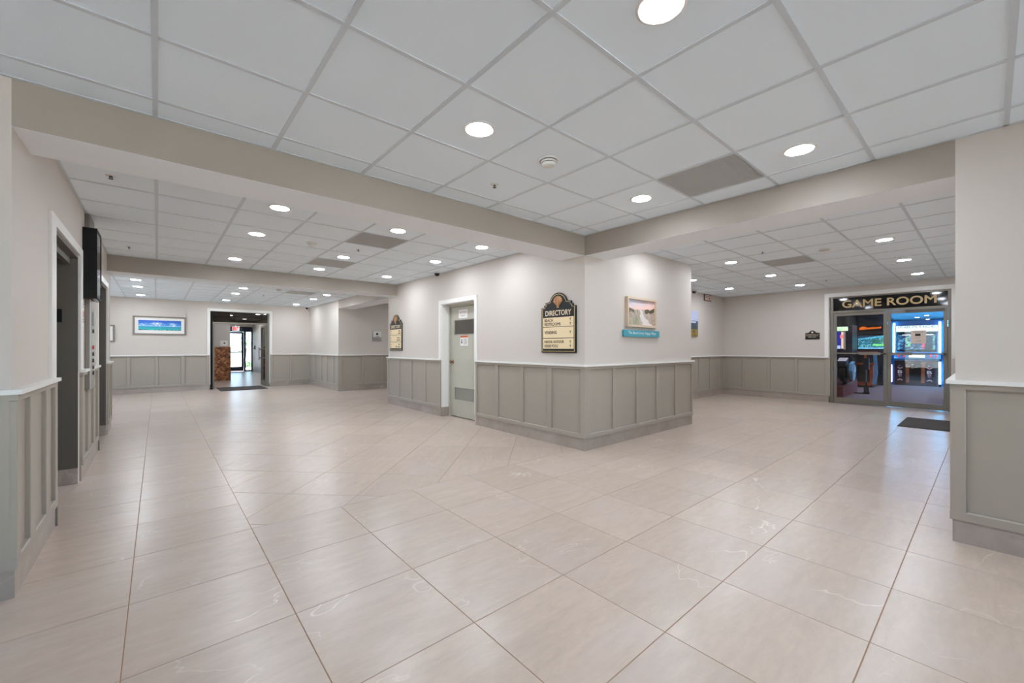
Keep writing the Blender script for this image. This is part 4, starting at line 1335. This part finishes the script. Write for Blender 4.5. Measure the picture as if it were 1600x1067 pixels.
ps_ = thing('floor_stand', 'black post stand with a boxy head in front of the orange cabinet', 'stand', (14.66, 2.2, 0))
MB().box(-.05, .05, -.06, .06, 0, .05).box(-.03, .03, .06, .28, 0, .025).prism([(-.05, .05), (.05, .05), (.02, .2), (-.02, .2)], -.05, .05, 'y').build('foot', M['black'], ps_)
MB().box(-.02, .02, -.018, .018, .1, .68).build('post', M['black'], ps_)
MB().prism([(-.05, .66), (.05, .66), (.06, .98), (-.06, .98)], -.06, .06, 'y').build('head', M['cabinet'], ps_)
MB().box(-.022, -.02, -.008, .008, .33, .66).build('metal_strip', M['steel'], ps_)

# ------------------------------------------------------------------ far glazed door and passage behind it
vd = struct_empty('door_5', (BX0, YW, 0), SOUTH)
VW = BX1 - BX0
MB().box(0, .012, 0, .2, BT, BDZ).build('jamb', M['white'], vd)
MB().box(VW - .012, VW, 0, .2, .1, BDZ).build('jamb', M['white'], vd)
MB().box(.012, VW - .012, 0, .2, BDZ - .012, BDZ).build('head', M['white'], vd)
MB().box(.012, .075, .05, .13, 0, BDZ - .012).build('frame_post', M['black'], vd)
MB().box(VW - .055, VW - .012, .05, .13, 0, BDZ - .012).build('frame_post', M['frame'], vd)
MB().box(.075, VW - .055, .05, .13, 2.0, 2.045).build('transom_bar', M['frame'], vd)
MB().box(.075, VW - .055, .08, .086, 2.045, BDZ - .012).build('transom_pane', M['tint'], vd)
MB().box(0, VW, .0, .3, -.01, 0).build('sill', M['floor'], vd)
def vleaf(hx, sgn, hand):
    """leaf standing open square into the passage; hinged at local x=hx"""
    lf = MB()
    y0, y1, s = .13, .93, .07
    x0, x1 = (hx, hx + .045) if sgn > 0 else (hx - .045, hx)
    lf.box(x0, x1, y0, y0 + s, .01, 1.995).box(x0, x1, y1 - s, y1, .01, 1.995).box(x0, x1, y0 + s, y1 - s, .01, .15).box(x0, x1, y0 + s, y1 - s, 1.92, 1.995)
    l = lf.build('door_leaf', M['frame'], vd)
    xm = (x0 + x1) / 2
    MB().box(xm - .003, xm + .003, y0 + s, y1 - s, .15, 1.92).build('pane', M['glass'], l)
    if hand:
        b = MB().box(x0 - .07, x0 - .05, y1 - .06, y1 - .04, .84, 1.28).box(x0 - .05, x0, y1 - .06, y1 - .04, .90, .93).box(x0 - .05, x0, y1 - .06, y1 - .04, 1.19, 1.22)
        b.build('pull_handle', M['jamb'], l)
        MB().box(x0 + .005, x1 - .005, y0 + s, y1 - s, .90, .94).box(x0 + .005, x1 - .005, y0 + s, y1 - s, 1.19, 1.23).build('cross_rail', M['jamb'], l)
vleaf(.078, 1, False)
vleaf(VW - .058, -1, True)
casing('trim_36', (BX0, YW), SOUTH, VW, BDZ, .065)

VY1 = 26.0
pw = MB()
pw.box(.1, .25, YW + .2, 19.0, 0, TOP)                          # passage left side
pw.box(.25, 2.12, 19.0, 19.2, 1.29, TOP)                        # plain wall above the stone
pw.box(1.95, 2.12, 19.2, VY1 + .2, 0, TOP)
pw.box(3.9, 4.05, YW + .2, VY1 + .2, 0, TOP)
pw.box(2.12, 3.9, VY1 - .05, VY1 + .2, 2.36, TOP)
struct(pw.build('wall_passage', M['wall']))
struct(MB().box(.25, 2.135, 18.97, 19.2, .0, 1.29).build('wall_stone', M['brick']))
struct(MB().box(0, 4.2, YW + .3, VY1 + .3, -.12, 0.0).build('floor_passage', M['floor']))
struct(MB().box(0.1, 4.05, YW + .2, VY1 + .2, CZ, TOP).build('ceiling_passage', M['ctile']))
for i, (x, y) in enumerate([(1.3, 16.6), (2.37, 17.9), (2.37, 21.1), (3.16, 19.8), (3.2, 23.5)]):
    downlight(x, y, 'small downlight in the outside passage, %s one from the far glazed door' % ['first', 'second', 'fourth', 'third', 'fifth'][i], 'downlights of the passage')
ed = struct_empty('door_6', (2.12, VY1, 0), SOUTH)
MB().box(0, 1.78, 0, .1, 2.10, 2.36).build('header', M['extframe'], ed)
MB().box(0, .06, 0, .1, 0, 2.10).build('frame_post', M['extframe'], ed)
MB().box(1.385, 1.475, 0, .1, 0, 2.10).build('frame_post', M['extframe'], ed)
MB().box(1.72, 1.78, 0, .1, 0, 2.10).build('frame_post', M['extframe'], ed)
MB().box(1.475, 1.72, 0.02, .08, 0, .06).build('sidelight_sill', M['extframe'], ed)
MB().box(1.475, 1.72, .05, .056, .06, 2.10).build('pane', M['glass'], ed)
b = MB().box(.065, .15, .02, .07, .01, 2.09).box(1.28, 1.375, .02, .07, .01, 2.09).box(.15, 1.28, .02, .07, .01, .25).box(.15, 1.28, .02, .07, 2.0, 2.09)
lf = b.build('door_leaf', M['extframe'], ed)
MB().box(.15, 1.28, .042, .048, .25, 2.0).build('pane', M['glass'], lf)
MB().box(.15, 1.28, -.03, .0, .99, 1.05).build('push_bar', M['extframe'], lf)

ex = thing('exit_sign', 'small red and white exit sign hanging in the outside passage', 'sign', (2.74, 23.9, 2.08), SOUTH)
MB().box(0, .30, 0, .05, 0, .205).build('housing', M['plastic'], ex)
MB().box(.14, .16, .01, .04, .205, CZ - 2.08).build('hanger', M['plastic'], ex)
lettering('lettering', [('EXIT', .03, .04, .24, .13, -.003, .04)], M['exit'], ex)
cb = thing('wall_box', 'small dark box on the bright passage wall by the outer door', 'wall box', (3.9, 25.2, 1.16), WEST)
MB().box(-.10, .10, -.06, 0, 0, .2).build('case', M['jamb'], cb)
MB().box(-.03, .03, -.075, -.06, .05, .12).build('handset', M['black'], cb)
sg = thing('passage_notice', 'small framed notice on the plain wall above the brown stone', 'sign', (1.794, 19.0, 1.31), SOUTH)
MB().box(0, .25, -.015, 0, 0, .22).build('frame', M['plastic'], sg)
MB().box(.02, .23, -.017, -.015, .02, .2).build('sheet', M['paper'], sg)
b = MB().lathe([(0, -.0185), (.03, -.0185), (.03, -.017)], 14, (.14, 0, .12), axis='y'); b.build('pictogram', M['button'], sg)

# ------------------------------------------------------------------ outdoors
gz = -0.05
struct(MB().box(-40, 45, VY1 + .3, 90, -.3, gz).build('ground', M['ground']))
struct(MB().box(-40, 45, -40, VY1 + .3, -.3, -.13).build('ground', M['ground']))
def leafy(name, loc, h, rad, n, seed, label, stems=4, low=.35):
    r = random.Random(seed)
    t = thing(name, label, 'shrub', (loc[0], loc[1], gz), 0)
    st = MB(); lv = MB()
    tips = []
    for i in range(stems):
        a = r.uniform(0, 2 * PI); top = (rad * .5 * math.cos(a), rad * .5 * math.sin(a), h * r.uniform(.6, .85))
        midp = (top[0] * .4 + r.uniform(-.04, .04), top[1] * .4, top[2] * .55)
        st.tube([(r.uniform(-.05, .05), r.uniform(-.05, .05), 0), midp, top], .014, 6)
        tips.append(top)
    st.build('stem', M['bark'], t)
    for i in range(n):
        c = r.choice(tips)
        p = Vector((c[0] + r.gauss(0, rad * .45), c[1] + r.gauss(0, rad * .45), max(low * h, min(h, c[2] + r.gauss(0, h * .16)))))
        u = Vector((r.gauss(0, 1), r.gauss(0, 1), r.gauss(0, .6))).normalized(); v = u.orthogonal().normalized()
        L = r.uniform(.05, .1); wd = L * .4
        k = len(lv.v)
        lv.v += [tuple(p - u * L), tuple(p + v * wd + Vector((0, 0, .01))), tuple(p + u * L), tuple(p - v * wd + Vector((0, 0, .01)))]
        lv.f.append((k, k + 1, k + 2, k + 3)); lv.m.append(0)
    f = lv.build('foliage', M['leaf'], t); f['kind'] = 'stuff'
leafy('young_tree', (3.95, 29.0), 2.2, .36, 320, 1, 'young leafy tree right outside the sidelight of the outer door', 3, .4)
leafy('young_tree', (3.2, 32.5), 1.8, .5, 240, 2, 'young leafy tree farther off behind the outer door pane', 4, .4)
leafy('low_shrub', (4.0, 27.7), .55, .28, 500, 3, 'low green shrub at the foot of the sidelight outside', 5, .05)
leafy('low_shrub', (2.9, 28.6), .5, .3, 500, 4, 'low green shrub behind the bottom of the outer door pane', 5, .05)
leafy('low_shrub', (5.2, 30.2), .6, .4, 500, 5, 'low green shrub outside beside the young tree, farther right', 5, .05)
